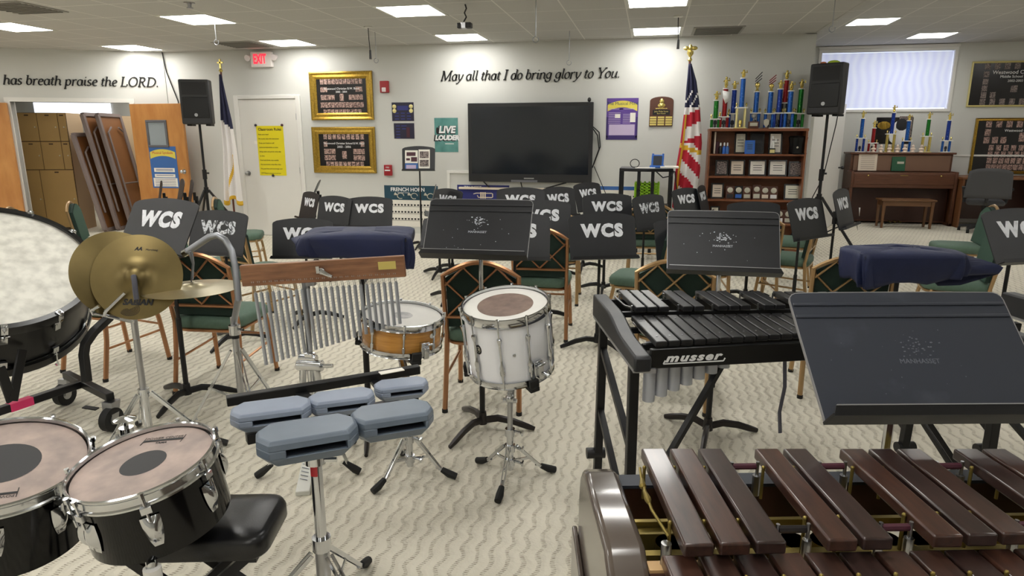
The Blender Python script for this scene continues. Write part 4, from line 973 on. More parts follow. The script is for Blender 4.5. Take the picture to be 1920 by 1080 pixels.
b = MB(); b.bx(-.06, .06, -.008, -.005, zk-.05, zk-.04) ; b.build('nameplate', 'old_brass', t)
t = thing('piano_bench', 'brown wooden bench in front of the piano', 'bench', (ony(1692, 423, 12.12).x, 12.12, 0)); z_ = ony(1692, 374, 12.0).z; hw_ = (ony(1744, 400, 12.0).x-ony(1641, 400, 12.0).x)/2
b = MB(); b.bx(-hw_, hw_, -.17, .17, z_-.03, z_); b.build('seat', 'bench_wood', t, bev=.006)
b = MB(); b.bx(-hw_+.05, hw_-.05, -.14, -.12, z_-.11, z_-.03); b.bx(-hw_+.05, hw_-.05, .12, .14, z_-.11, z_-.03); b.bx(-hw_+.04, -hw_+.06, -.14, .14, z_-.11, z_-.03); b.bx(hw_-.06, hw_-.04, -.14, .14, z_-.11, z_-.03); b.build('apron', 'bench_wood', t)
for sx in (-1, 1):
    for sy in (-1, 1): b = MB(); b.tube([(sx*(hw_-.05), sy*.13, 0), (sx*(hw_-.05), sy*.13, z_-.03)], [.022, .034], 4, rot=PI/4); b.build('leg', 'bench_wood', t)
py_ = 12.72
for lb, px, y1, y2, y3, cm, pm_, g in (('blue trophy at the door end of the piano', 1611, 257, 220, 206, 'tro_blue', 'tro_navy', 0), ('short red trophy on the piano', 1634, 266, 238, 224, 'tro_red', 'tro_red', 0), ('tallest navy trophy on gold posts on the piano', 1667, 249, 209, 195, 'tro_navy', 'gold_plastic', 1),
                               ('blue trophy in front of the drummer poster on the piano', 1697, 262, 224, 212, 'tro_blue', 'tro_blue', 0), ('green trophy on gold posts on the piano', 1734, 253, 221, 208, 'tro_green', 'gold_plastic', 1), ('navy trophy at the desk end of the piano', 1772, 261, 223, 209, 'tro_navy', 'tro_blue', 0)):
    trophy(lb, px, py_, zt, 284, y1, y2, y3, cm, pm_, bool(g), w=.17)
for i, px in enumerate((1637, 1651, 1667, 1682, 1696, 1711, 1727)):
    x = ony(px, 284, 12.64).x; t = thing('bust', 'small cream composer bust in a row along the piano lid', 'bust', (x, 12.64, zt+.001), 0, 'small composer busts on the piano')
    b = MB(); b.lathe([(.035, 0), (.035, .015), (.018, .03), (.018, .04)], n=14); b.build('base', 'bust_white', t)
    b = MB(); b.ball((0, 0, .058), (.042, .026, .024)); b.tube([(0, 0, .07), (0, 0, .09)], .013, 8); b.ball((0, -.002, .107), (.02, .022, .026)); b.build('figure', 'bust_white', t)
a, c = ony(1612, 288, 12.6), ony(1643, 322, 12.6)
b = MB(T(((a.x+c.x)/2, 12.61, zk+.022)) @ Mx.Rotation(math.radians(-4), 4, 'X')); b.bx(-(c.x-a.x)/2, (c.x-a.x)/2, 0, .003, 0, a.z-c.z); sh = b.build('sheet_music', 'paper_warm'); tag(sh, 'cream sheet of music standing open on the piano', 'sheet music')
b = MB(T(((a.x+c.x)/2, 12.61, zk+.022)) @ Mx.Rotation(math.radians(-4), 4, 'X'))
for k in range(8): b.bx(-.11, .11, -.001, 0, .04+.032*k, .046+.032*k)
b.build('staves', 'table_grey', sh)
a, c = ony(1674, 295, 12.6), ony(1696, 322, 12.6); x = (a.x+c.x)/2; w_ = c.x-a.x; hh = a.z-c.z
t = thing('book', 'green hardback hymn book standing on the piano', 'book', (x, 12.6, zk+.022)); R = Mx.Rotation(math.radians(-6), 4, 'X')
b = MB(R); b.bx(-w_/2, w_/2, 0, .004, 0, hh); b.bx(-w_/2, w_/2, .026, .03, 0, hh); b.bx(-w_/2, -w_/2+.004, 0, .03, 0, hh); b.build('cover', 'book_green', t)
b = MB(R); b.bx(-w_/2+.004, w_/2-.006, .004, .026, .004, hh-.004); b.build('pages', 'paper', t)
b = MB(R); b.bx(-w_*.1, w_*.4, -.001, 0, hh*.5, hh*.66); b.build('label', 'silver_plate', t)
# drummer poster behind the trophies
c, s = wr(1641, 220, 1710, 270, D2); w_, h = s
art('poster', 'dark poster of cymbals and a white-jacketed drummer behind the piano trophies', 'poster', wm(c, .001), s, 'photo_black', [
    ('cymbal', 'gold', lambda b: b.ball((-w_*.28, h*.2, .004), (.11, .07, .003))), ('jacket', 'ink_white', lambda b: (b.ball((w_*.14, -h*.12, .004), (.16, .2, .003)), b.ball((w_*.08, h*.22, .004), (.05, .06, .003)))),
    ('field', 'portrait_grey', rects([(w_*.3, .05, w_*.36, h*.86)], .003, .0038)), ('drum', 'ink_dark', lambda b: b.ball((w_*.2, h*.22, .006), (.1, .11, .003)))])
# desk and office chair
dx0 = ony(1797, 330, 12.3).x+.07; dz = ony(1850, 333, 12.25).z
t = thing('desk', 'brown wooden desk beside the piano', 'desk', (dx0, 12.25, 0))
b = MB(); b.bx(-.02, 1.8, 0, .8, dz-.035, dz); b.build('desktop', 'desk_wood', t, bev=.005)
b = MB(); b.bx(0, .03, .02, .78, 0, dz-.035); b.build('side_panel', 'desk_wood', t); b = MB(); b.bx(1.75, 1.78, .02, .78, 0, dz-.035); b.build('side_panel', 'desk_wood', t)
b = MB(); b.bx(.03, 1.75, .55, .57, .1, dz-.035); b.build('modesty_panel', 'piano_dark', t)
b = MB(); b.bx(1.2, 1.75, .02, .04, .1, dz-.05); d_ = b.build('drawer', 'desk_wood', t); b = MB(); b.ball((1.3, .01, dz-.2), (.06, .02, .035)); b.build('handle', 'dull_chrome', d_)
ox = ony(1842, 425, 11.7)
t = thing('office_chair', 'grey office swivel chair pushed up to the desk', 'chair', (ox.x, 11.75, 0), math.radians(-20))
b = MB(); b.bx(-.25, .25, -.22, .25, .44, .52); b.build('seat', 'office_fabric', t, bev=.035, seg=3)
b = MB(); b.grid(lambda u, v: ((u-.5)*.60*(1-.10*v), -.26-.05*math.cos((u-.5)*PI)+.03*v*0, .56+.46*v-.05*abs(2*u-1)**3*(v > .8)), 12, 8); b.build('backrest', 'office_fabric', t, solid=.05, ang=60)
for s in (-1, 1):
    b = MB(); b.tube([(s*.27, .08, .46), (s*.3, .08, .68), (s*.3, -.12, .70), (s*.28, -.2, .62)], .02); b.box((s*.3, -.02, .7), (.06, .26, .03)); b.build('armrest', 'office_dark', t)
b = MB(); b.cyl((0, 0, .12), (0, 0, .45), .03); b.tube([(0, -.2, .46), (0, -.28, .5), (0, -.29, .7)], .025); b.build('column', 'office_dark', t)
for k in range(5):
    a = 2*PI*k/5+.3; d = V((math.cos(a), math.sin(a), 0)); b = MB(); b.bar(V((0, 0, .12)), d*.3+V((0, 0, .08)), .05, .04); lg = b.build('leg', 'office_dark', t)
    b = MB(); q = d*.3; b.cyl((q.x-.02, q.y, .03), (q.x+.02, q.y, .03), .03); b.build('caster', 'rubber', lg)

# ---- black cart with blue speaker and green crate
cy = 8.25; xs = [ony(q, 330, cy).x for q in (1161, 1262)]; zc = ony(1210, 316, cy).z
t = thing('utility_cart', 'black tall cart with curved top between the TV and the striped flag', 'cart', ((xs[0]+xs[1])/2, cy, 0)); hw = (xs[1]-xs[0])/2
poly = [(-hw, .5), (-hw, .0)]+[(-hw+2*hw*q, -.10*math.sin(PI*q)) for q in lsp(.1, .9, 9)]+[(hw, .0), (hw, .5)]
b = MB(); b.prism(poly, zc-.035, zc); b.build('top', 'black_metal', t, bev=.004)
b = MB(); b.prism([(x*.97, y*.97+.01) for x, y in poly], zc, zc+.003); b.build('top_mat', 'grey_metal', t)
for x, y in ((-hw+.02, .02), (hw-.02, .02), (-hw+.24, -.05), (hw-.24, -.05), (-hw+.02, .46), (hw-.02, .46)):
    b = MB(); b.bx(x-.02, x+.02, y-.02, y+.02, .06, zc-.035); b.build('post', 'black_metal', t); 
for x, y in ((-hw+.02, .02), (hw-.02, .02), (-hw+.02, .46), (hw-.02, .46)):
    b = MB(); b.cyl((x-.012, y, .03), (x+.012, y, .03), .03); b.build('caster', 'rubber', t)
zs_ = ony(1213, 388, cy).z
b = MB(); b.bx(-hw, hw, 0, .5, zs_-.02, zs_); b.build('shelf', 'black_metal', t)
b = MB(); b.tube([(.12, -.1, zc-.03), (.2, -.12, zc-.1), (.3, -.1, zc-.08), (.33, 0, zc-.03)], .008, 6); b.tube([(.34, 0, zc-.03), (.38, -.02, zc-.3), (.37, 0, zc-.6)], .007, 6); b.build('cable', 'black_metal', t)
x = ony(1213, 350, cy).x; t2 = thing('crate', 'lime green slotted plastic crate on the black cart', 'crate', (x, cy+.16, zs_+.001)); zh = ony(1213, 343, cy).z-zs_
b = MB()
for s in (-1, 1):
    for k in range(8): b.bx(-.14, .14, s*.12-.004, s*.12+.004, zh*k/8+.003, zh*k/8+zh/14)
    for k in range(6): b.bx(-.14+.056*k-.012, -.14+.056*k+.012, s*.12-.004, s*.12+.004, 0, zh)
for s in (-1, 1): b.bx(s*.14-.004, s*.14+.004, -.12, .12, 0, zh)
b.bx(-.14, .14, -.12, .12, 0, .006); b.build('basket', 'lime', t2)
x = ony(1232, 311, cy).x; t2 = thing('tablet_case', 'bright blue cased device standing on the black cart', 'tablet', (x, cy+.15, zc+.004), math.radians(-12))
b = MB(Mx.Rotation(math.radians(-8), 4, 'X')); b.bx(-.075, .075, 0, .03, 0, .16); b.bx(-.075, -.05, 0, .035, .16, .175); b.bx(.05, .075, 0, .035, .16, .175); b.bx(-.09, -.06, -.01, .05, 0, .03); b.bx(.06, .09, -.01, .05, 0, .03); b.build('case', 'bright_blue', t2, bev=.008)
b = MB(Mx.Rotation(math.radians(-8), 4, 'X')); b.bx(-.05, .055, -.003, 0, .03, .145); b.build('screen', 'slot_dark', t2)
b = MB(T((x-.12, cy+.12, zc+.004))); b.bx(-.14, .1, -.12, .1, 0, .004); tag(b.build('paper_sheet', 'paper'), 'white sheet of paper lying on the black cart beside the blue device', 'paper')
b = MB(T((x+.14, cy+.16, zc+.004))); b.bx(-.1, .12, -.14, .14, 0, .02); tag(b.build('paper_stack', 'paper', bev=.003), 'stack of white papers behind the blue device on the black cart', 'papers')
b = MB(T((x-.27, cy+.12, zc+.006))); b.tube([(.055*math.cos(a), 0, .05+.05*math.sin(a)) for a in lsp(0, 2*PI, 20)][:-1], .005, 6, closed=True); tag(b.build('cable_loop', 'black_metal'), 'black cable loop standing on the black cart', 'cable')
# ================================================================ music stands
def desk_outline(w_, h, rise, r=.021):
    pts = [(-w_/2+.004, 0), (w_/2-.004, 0)]
    n = 10
    pts += [(w_/2, h-r)]+arc((w_/2-r, h-r), r, 0, 80, 3)
    pts += [(x, h+rise*(1-(2*x/w_)**2)) for x in lsp(w_/2-r*1.5, -w_/2+r*1.5, n)]
    pts += arc((-w_/2+r, h-r), r, 100, 180, 3)+[(-w_/2, h-r)]
    return pts
def music_stand(label, px, py, dep, psi, tilt, kind='letters', worn=False, base_rz=None, group=None, w_=.48, h=.295, rise=.028, pole=('black_metal', 'black_metal'), base=None, zoff=0):
    c = atd(px, py, dep); rz = YAW+math.radians(psi); tl = math.radians(tilt)
    nx = V((math.sin(rz), -math.cos(rz), 0))
    org = c - nx*.03; org.z = 0
    t = thing('music_stand', label, 'music stand', org, rz, group)
    zc = c.z
    # desk: local plate in xz, tilted back about x through its centre
    DM = T((0, -.03, zc)) @ Mx.Rotation(-tl, 4, 'X') @ T((0, 0, -h/2))
    b = MB(DM @ RX)   # local x right, y up, z towards the viewer (-y)
    b.prism(desk_outline(w_, h, rise), -.003, .003)
    dk = b.build('desk', 'scuffed_desk' if kind == 'ridged' and pole[1] != 'black_metal' else 'black_desk', t)
    b = MB(DM @ RX); b.prism([(-w_/2, -.004), (w_/2, -.004), (w_/2, .002), (-w_/2, .002)], 0, .052)
    b.prism([(-w_/2, -.004), (w_/2, -.004), (w_/2-.01, .018), (-w_/2+.01, .018)], .05, .054); b.build('lip', 'black_metal', t)
    if kind == 'letters':
        b = MB(DM @ RX); b.mesh(text_mesh('WCS', .117, .0006, .0074, 0, 'CENTER', 1.2), T((0, h*.66, .0036)) @ Mx.Diagonal((1.02, 1.0, 1, 1))); plab(b.build('lettering', 'worn_stencil' if worn else 'stencil', t), 'white stencilled letters')
    if kind == 'ridged':
        b = MB(DM @ RX)
        for y in (h*.80, h*.90): b.prism([(-w_/2+.004, y-.004), (w_/2-.004, y-.004), (w_/2-.004, y+.004), (-w_/2+.004, y+.004)], .003, .0065)
        b.build('ridge', dk.data.materials[0], t, bev=.002)
        b = MB(DM @ RX); o = desk_outline(w_, h, rise)
        for a, d in zip(o, o[1:]+o[:1]):
            if a[1] < .001 and d[1] < .001: continue
            b.bar((a[0], a[1], .0), (d[0], d[1], .0), .0022, .0068, up=(0, 0, 1))
        b.bar((-w_/2+.012, .019, .052), (w_/2-.012, .019, .052), .0025, .0055, up=(0, 0, 1)); plab(b.build('edge', 'desk_edge', t), 'rim with the paint worn off')
        b = MB(DM @ RX); r_ = random.Random(int(px))
        es = .55 if dep < 2 else 1.0
        for k in range(46):
            x, y = r_.gauss(0, .020), h*(.56 if dep < 3.06 else .62)+r_.gauss(0, .014); s = r_.uniform(.0012, .005)*es
            b.prism([(x+s*math.cos(a)*r_.uniform(.6, 1.6), y+s*.7*math.sin(a)) for a in lsp(0, 5, 5)], .003, .0034)
        for k in range(14):
            x, y = r_.uniform(-w_*.4, w_*.3), r_.uniform(h*.1, h*.7); s = r_.uniform(.0008, .0024)*es
            b.prism([(x+s*math.cos(a), y+s*math.sin(a)) for a in lsp(0, 5, 5)], .003, .0034)
        b.mesh(text_mesh('MANHASSET', .016, .0002, 0, 0), T((0, h*.44, .0032))); plab(b.build('worn_emblem', 'scuff' if dep > 2 else 'faint_scuff', t), 'worn pale emblem')
    # pole, clamp and tripod base
    b = MB(); b.cyl((0, .03, zc-h*.42), (0, .03, zc-.02), .02, n=10); b.box((0, .012, zc-.02), (.07, .03, .09)); b.build('clamp', 'black_metal', t)
    zs = zc-h*.38; zm = max(.25, zs*.55)
    b = MB(); b.cyl((0, .03, zm-.03), (0, .03, zs), .0105, n=10); b.build('upper_pole', pole[0], t)
    b = MB(); b.cyl((0, .03, .05), (0, .03, zm), .0145, n=10); b.build('lower_pole', pole[1], t)
    bz_ = base_rz if base_rz is not None else 30
    b = MB(); b.cyl((0, .03, .035), (0, .03, .10), .026, .02, n=12); b.build('hub', base or 'black_metal', t)
    for k in range(3):
        a = math.radians(bz_+120*k)-rz; d = V((math.cos(a), math.sin(a), 0)); o = V((0, .03, 0)); b = MB()
        b.tube([o+d*.015+V((0, 0, .055)), o+d*.08+V((0, 0, .066)), o+d*.16+V((0, 0, .05)), o+d*.23+V((0, 0, .025)), o+d*.27+V((0, 0, .012))], [.020, .020, .019, .017, .012], 8, flat=.75); b.build('leg', base or 'black_metal', t)
    return t
LET = 'black music stand with white stencilled letters '
ms = music_stand
ms(LET+'standing right behind the crash cymbals', 296, 428, 3.5, -22, 30, base_rz=35)
ms(LET+'half flaked off, next to the steel gooseneck', 408, 440, 4.6, -18, 18, worn=True)
ms(LET+'half behind the navy cover by the chime bar', 567, 450, 5.2, 0, 15)
ms(LET+'turned almost edge-on in front of the white door', 579, 388, 7.4, -52, 15)
ms(LET+'between the edge-on desk and the wide one', 626, 398, 6.9, -32, 14)
ms(LET+'directly above the navy cover by the chimes', 693, 400, 6.8, -1, 14)
ms(LET+'peeping over the worn desk before the charts', 838, 383, 7.2, -46, 14)
ms('black music stand seen edge-on beside the french horn chart', 811, 376, 7.0, -83, 14, kind='plain')
ms(LET+'largely covered by the worn desk below the TV', 976, 384, 6.5, -2, 14)
ms(LET+'under the lower TV corner, first of two', 1048, 381, 6.9, 38, 14)
ms(LET+'just past the TV corner, before the blue-banded chart', 1104, 371, 7.3, 46, 14)
ms(LET+'dark navy desk partly behind the worn desk', 1014, 416, 5.2, 2, 14)
ms(LET+'with a single letter showing beside the worn desk', 965, 447, 4.4, 0, 16)
ms(LET+'directly behind the big sharp-lettered desk', 1139, 397, 6.2, 8, 14)
ms(LET+'large and sharp beside a lattice chair', 1130, 446, 4.5, 10, 17, base_rz=80)
ms(LET+'first one worn away, below the green crate', 1219, 400, 6.0, 43, 14, worn=True)
ms(LET+'below the black cart, overlapping an edge-on desk', 1288, 382, 7.1, 40, 14)
ms(LET+'edge-on between the striped flag and the bookcase', 1319, 376, 7.4, 64, 14)
ms('black music stand with its desk behind the scratched desk above the xylophone', 1285, 452, 4.9, 10, 18, kind='plain')
ms('black music stand with only a curved desk top showing before the bookcase', 1413, 414, 5.9, 0, 14, kind='plain')
ms(LET+'in front of the bookcase foot and speaker tripod', 1515, 413, 5.1, 35, 17)
ms(LET+'narrow and turned, in front of the piano end', 1582, 393, 5.4, 50, 15)
ms(LET+'cut by the picture edge above the navy cover', 1920, 446, 3.6, 12, 28)
ms('black music stand edge-on before the oak door knob', 357, 365, 7.6, -61, 12, kind='plain')
ms('black music stand edge-on beside another before the oak door', 338, 366, 6.9, -59, 14, kind='plain')
ms('black music stand edge-on with its tip under the blue symbols poster', 300, 366, 7.8, -60, 12, kind='plain')
ms('black music stand tilted edge-on behind the turned desk by the white door', 590, 362, 8.0, -78, 25, kind='plain')
ps = ms('black music stand holding photo sheets against the wall', 785, 299, 8.7, 0, 12, kind='plain', w_=.44, h=.30)
# the photo sheets lie on that stand
rz = YAW; 
def on_desk(o, tilt, zc, h): return T(o.location) @ Mx.Rotation(o.rotation_euler.z, 4, 'Z') @ T((0, -.03, zc)) @ Mx.Rotation(-math.radians(tilt), 4, 'X') @ T((0, 0, -h/2)) @ RX
PMx = on_desk(ps, 12, atd(785, 299, 8.7).z, .30)
def sheet(label, x0, x1, y0, y1, m_, spots, m2):
    t = thing('photo_sheet', label, 'photo', (0, 0, 0)); t.matrix_world = PMx
    b = MB(); b.bx(x0, x1, y0, y1, .006, .008); b.build('sheet', m_, t)
    b = MB(); rects(spots, .008, .009)(b); b.build('photos', m2, t)
sheet('red and white photo sheet above a pale blue one on the photo stand', -.18, -.01, .10, .27, 'paper', [(-.1, .22, .12, .05), (-.06, .15, .08, .06), (-.14, .15, .05, .03)], 'maroon_print')
sheet('pale blue photo sheet at the bottom of the photo stand', -.18, -.01, .005, .098, 'blue_print', [(-.1, .05, .13, .05)], 'lilac')
sheet('white photo sheet with two black and white pictures on the photo stand', .0, .15, .03, .28, 'paper', [(.075, .21, .12, .09), (.075, .10, .12, .09)], 'portrait_grey')
RG = dict(kind='ridged', w_=.505, h=.318, rise=.002, base='base_bronze')
ms('worn black music stand with scratched emblem in front of the TV', 896, 429, 3.1, -9, 37, pole=('chrome', 'black_metal'), base_rz=8, **RG)
ms('scratched black music stand above the black xylophone', 1355, 455, 3.04, -11, 32, pole=('chrome', 'black_metal'), base_rz=20, **RG)
ms('large dusty black music stand in front of the dark wooden bars', 1718, 664, 1.46, 1, 45, pole=('chrome', 'chrome'), base_rz=70, **RG)
# more stands among the chairs whose tripods show between them
for lb, px, py, dep, psi in (('black music stand whose tripod shows below the navy cover and worn desk', 838, 440, 5.9, -10),):
    ms(lb, px, py, dep, psi, 30, kind='plain')
# papers on the narrow stand by the piano
q = atd(1606, 405, 5.35); t = thing('paper_sheet', 'white sheet corners sticking out behind the narrow turned desk', 'paper', (q.x, q.y, q.z), YAW+math.radians(68))
b = MB(); b.add([(.0, -.02, .0), (.10, -.02, .06), (.0, -.02, .07)], [(0, 1, 2)]); b.add([(.0, -.02, -.12), (.12, -.02, -.09), (0, -.02, -.08)], [(0, 1, 2)]); b.build('sheet', 'paper', t, solid=.002)

# ================================================================ banquet chairs
def make_chair(frame):
    """front faces +y; origin on the floor under the seat centre"""
    t = thing('banquet_chair', 'chair', 'chair', (0, 0, 0), 0, 'green banquet chairs')
    W2, SH = .20, .455
    b = MB(); n = 8
    pts = rrect(.42, .43, .09, 5)
    def ring(k, z): return [(x*k, y*k+.01, z) for x, y in pts]
    R = [ring(.96, SH-.055), ring(1.0, SH-.045), ring(1.0, SH-.012), ring(.95, SH+.006), ring(.75, SH+.016), ring(.35, SH+.02)]
    vs = [p for r in R for p in r]; m = len(pts); fs = [(i*m+k, i*m+(k+1) % m, (i+1)*m+(k+1) % m, (i+1)*m+k) for i in range(len(R)-1) for k in range(m)]
    fs += [tuple(range(m-1, -1, -1)), tuple((len(R)-1)*m+k for k in range(m))]
    b.add(vs, fs); b.build('seat', 'green_pale', t, ang=50)
    b = MB(); b.tube([(x*.93, y*.93+.01, SH-.068) for x, y in pts], .011, 6, closed=True); b.build('seat_frame', frame, t)
    # rear legs run up into the back posts
    for s in (-1, 1):
        b = MB(); b.tube([(s*.205, -.235, 0), (s*.2, -.19, .25), (s*.195, -.175, .43)], .0145, 6); lg = b.build('leg', frame, t)
        b = MB(); b.cyl((s*.205, -.235, -.0), (s*.205, -.235, .02), .0165, n=8); b.build('foot_cap', 'rubber', lg)
        b = MB(); b.tube([(s*.2, .225, 0), (s*.19, .19, .3), (s*.18, .17, .40)], .0145, 6); lg = b.build('leg', frame, t)
        b = MB(); b.cyl((s*.2, .225, 0), (s*.2, .225, .02), .0165, n=8); b.build('foot_cap', 'rubber', lg)
        b = MB(); b.tube([(s*.2, -.2, .2), (s*.192, .2, .22)], .008, 6); b.build('stretcher', frame, t)
    b = MB(); b.tube([(-.19, .195, .26), (.19, .195, .26)], .008, 6); b.build('stretcher', frame, t)
    # back frame: posts and arched top rail, lower rail
    lean = lambda z: -.175-.16*(z-.43)
    top = [(x, lean(.77+.075*math.cos(x/.2*PI/2)**1.0), .77+.075*math.cos(x/.2*PI/2)) for x in lsp(-.2, .2, 13)]
    b = MB(); P = [(-.195, lean(.43), .43), (-.2, lean(.62), .62)]+top+[(.2, lean(.62), .62), (.195, lean(.43), .43)]
    b.tube(P, .0135, 6); b.tube([(-.2, lean(.535), .535), (.2, lean(.535), .535)], .011, 6); b.tube([(-.195, -.17, .43), (-.15, -.17, .40), (.15, -.17, .40), (.195, -.17, .43)], .010, 6); b.build('back_frame', frame, t)
    b = MB(); o = [(-.185, .475), (.185, .475)]+[(x*.94, z-.014) for x, y, z in reversed(top)]
    vs = [(x, lean(z)+.006, z) for x, z in o]+[(x, lean(z)+.04, z) for x, z in o]; m = len(o)
    b.add(vs, [tuple(range(m)), tuple(range(2*m-1, m-1, -1))]+[(i, m+i, m+(i+1) % m, (i+1) % m) for i in range(m)]); b.build('backrest', 'green_back', t)
    b = MB(); b.add([(x*.97, lean(z)+.041+.012*(1-abs(x)/.2), z*.985+.01) for x, z in o], [tuple(range(m))]); b.build('back_cushion', 'green_fabric', t)
    # lattice of crossing rods on the outside of the back
    b = MB(); z0, z1 = .545, .80
    ztop = lambda x: .77+.075*math.cos(max(-1, min(1, x/.2))*PI/2)-.01
    for s in (-1, 1):
        for x0 in (-.36, -.18, 0.0, .18):
            pts = []
            for k in range(41):
                q = k/40; x = (x0+.36*q)*s; z = z0+.36*q*1.0
                if abs(x) <= .19 and z <= ztop(x): pts.append((x, lean(z)-.004-.003*s, z))
            if len(pts) > 2: b.tube([pts[0], pts[-1]], .0062, 6)
    b.build('lattice', frame, t)
    return t
ch_b, ch_g = make_chair('bronze_frame'), make_chair('gold_frame'); used = set()
def chair(label, x, y, rz, kind='g'):
    src = ch_b if kind == 'b' else ch_g
    if kind in used: o = dup(src, (x, y, 0), math.radians(rz))
    else: used.add(kind); o = src; o.location = (x, y, 0); o.rotation_euler = (0, 0, math.radians(rz))
    o['label'] = label; return o
def chs(label, px, py, rz, kind='g', z=.46):   # placed by where its seat centre shows
    p = onz(px, py, z); return chair(label, p.x, p.y, rz, kind)
CH = 'green banquet chair '
chair(CH+'with copper lattice back right behind the white drum', -.87, 3.47, 6, 'b')
chair(CH+'with lattice back just beyond the white drum, under the lettered desks', -.77, 4.84, 2, 'b')
chair(CH+'with copper lattice back behind the small hanging cymbal', -2.50, 3.39, 5, 'b')
chair(CH+'with its back hidden by the crash cymbals', -3.40, 3.50, -12, 'b')
chair(CH+'with gold lattice back behind the black xylophone', .19, 3.72, -10)
chair(CH+'with gold lattice back behind the dusty black desk', 1.13, 4.05, -4)
chs(CH+'turned sideways in front of the lockers, back showing', 192, 448, -56)
chs(CH+'peeping over the bass drum rim by the lockers', 86, 464, -58)
chs(CH+'turned sideways at the foot of the pale flag', 452, 436, -64)
chs(CH+'behind the half flaked lettered desk and gooseneck', 388, 490, -60)
chs(CH+'with its seat between the gooseneck and the wooden chime bar', 486, 501, -25)
chs(CH+'showing a lattice corner between two lettered desks mid-room', 1045, 470, 2)
chs(CH+'with its seat just beyond the gold lattice back by the xylophone', 1205, 514, 78)
chs(CH+'under the desk with one letter worn away', 1216, 446, 4)
chs(CH+'with slim gold legs below the scratched desk, first of two', 1314, 494, 4)
chs(CH+'with slim gold legs below the scratched desk, second of two', 1404, 481, 6)
chs(CH+'turned sideways at the bookcase foot, farther of two', 1482, 447, 74)
chs(CH+'turned sideways at the bookcase foot, in front of its twin', 1476, 478, 70)
chs(CH+'facing sideways above the navy cover, its back by the office chair', 1798, 458, 82)
chs(CH+'facing sideways, seat showing below the navy cover', 1790, 522, 80)
# ================================================================ percussion
_rt = (_rm @ V((1, 0, 0))); _up = (_rm @ V((0, 1, 0)))
def disc_axis(px, py, dep, ratio, dx, dy):
    """normal of a disc seen at a pixel as an ellipse with that axis ratio, leaning (dx right, dy up) in view"""
    c = atd(px, py, dep); v = (c-CAM).normalized()
    r = (_rt - v*_rt.dot(v)).normalized(); u = (_up - v*_up.dot(v)); u = (u - r*u.dot(r)).normalized()
    m = math.hypot(dx, dy); k = math.sqrt(1-ratio*ratio)
    return c, (-v*ratio + (r*dx+u*dy)/m*k).normalized()
def hoop_prof(R, z0, h, t_=.004): return [(R, z0), (R+t_, z0+.001), (R+t_+.004, z0+.003), (R+t_, z0+h*.35), (R+t_, z0+h*.85), (R+t_+.003, z0+h), (R-.001, z0+h), (R-.001, z0)]
def ringp(b, prof, Mt, n=48):
    m = len(prof); vs = [(r*math.cos(2*PI*k/n), r*math.sin(2*PI*k/n), z) for k in range(n) for r, z in prof]
    fs = [(k*m+i, ((k+1) % n)*m+i, ((k+1) % n)*m+(i+1) % m, k*m+(i+1) % m) for k in range(n) for i in range(m)]
    b.add(vs, fs, Mt)
def tripod_legs(t, z_top, z_low, rad, mt_, rz0=0, foot='rubber', double=True):
    for k in range(3):
        a = math.radians(rz0+120*k); d = V((math.cos(a), math.sin(a), 0)); p = V((-d.y, d.x, 0))*.009
        b = MB()
        for s in ((-1, 1) if double else (0,)):
            b.bar(d*.03+p*s+V((0, 0, z_top)), d*(rad-.05)+p*s*.6+V((0, 0, .045)), .004, .013)
        b.bar(d*.02+V((0, 0, z_low)), d*(rad*.52)+V((0, 0, (z_top+.03)*.5)), .005, .012)
        b.cyl(tuple(d*(rad-.07)+V((0, 0, .058))), tuple(d*(rad-.03)+V((0, 0, .036))), .008, n=8)
        lg = b.build('leg', mt_, t)
        b = MB(); b.tube([d*(rad-.045)+V((0, 0, .045)), d*(rad-.01)+V((0, 0, .026)), d*(rad+.022)+V((0, 0, .016))], [.012, .017, .015], 10); b.build('rubber_foot', foot, lg)
def snare_stand(label, base, rz0, top_c, axis, rad, hb):
    """tripod with a three-armed basket holding a drum whose bottom centre is top_c"""
    t = thing('drum_stand', label, 'drum stand', (base.x, base.y, 0)); Mi = T((-base.x, -base.y, 0)); c = V((top_c.x-base.x, top_c.y-base.y, top_c.z)); z1 = c.z-.13
    b = MB(); b.cyl((0, 0, .05), (0, 0, z1*.62), .0155); b.build('lower_tube', 'chrome', t)
    b = MB(); b.cyl((0, 0, z1*.55), (0, 0, z1), .012); b.build('upper_tube', 'dull_chrome', t)
    for z in (z1*.62, z1*.42, .09):
        b = MB(); b.cyl((0, 0, z-.022), (0, 0, z+.012), .022, n=14); b.tube([(.02, 0, z), (.05, -.01, z)], .007, 6); b.box((.058, -.012, z), (.008, .03, .014)); b.build('collar', 'chrome', t)
    tripod_legs(t, z1*.42, .09, hb, 'chrome', rz0)
    b = MB(); b.ball((0, 0, z1+.01), .022); b.cyl((0, 0, z1), tuple(c-axis*.055), .018); b.cyl((-.03, 0, z1-.0), (.03, 0, z1), .01); b.build('tilter', 'chrome', t)
    Am = axis_mat(c, axis, _rt)
    for k in range(3):
        a = math.radians(-90+120*k+28); d = V((math.cos(a), math.sin(a), 0)); b = MB()
        b.tube([Am @ (d*.02+V((0, 0, -.055))), Am @ (d*(rad*.6)+V((0, 0, -.045))), Am @ (d*(rad+.0)+V((0, 0, -.012)))], .009, 8); ar = b.build('basket_arm', 'dull_chrome', t)
        b = MB(Am @ Mx.Rotation(a, 4, 'Z')); b.prism([(rad-.035, -.02), (rad+.03, -.022), (rad+.03, .022), (rad-.035, .02)], -.025, -.004); b.prism([(rad+.012, -.02), (rad+.03, -.022), (rad+.03, .022), (rad+.012, .02)], -.004, .03); b.build('rubber_grip', 'rubber', ar, bev=.004)
    return t
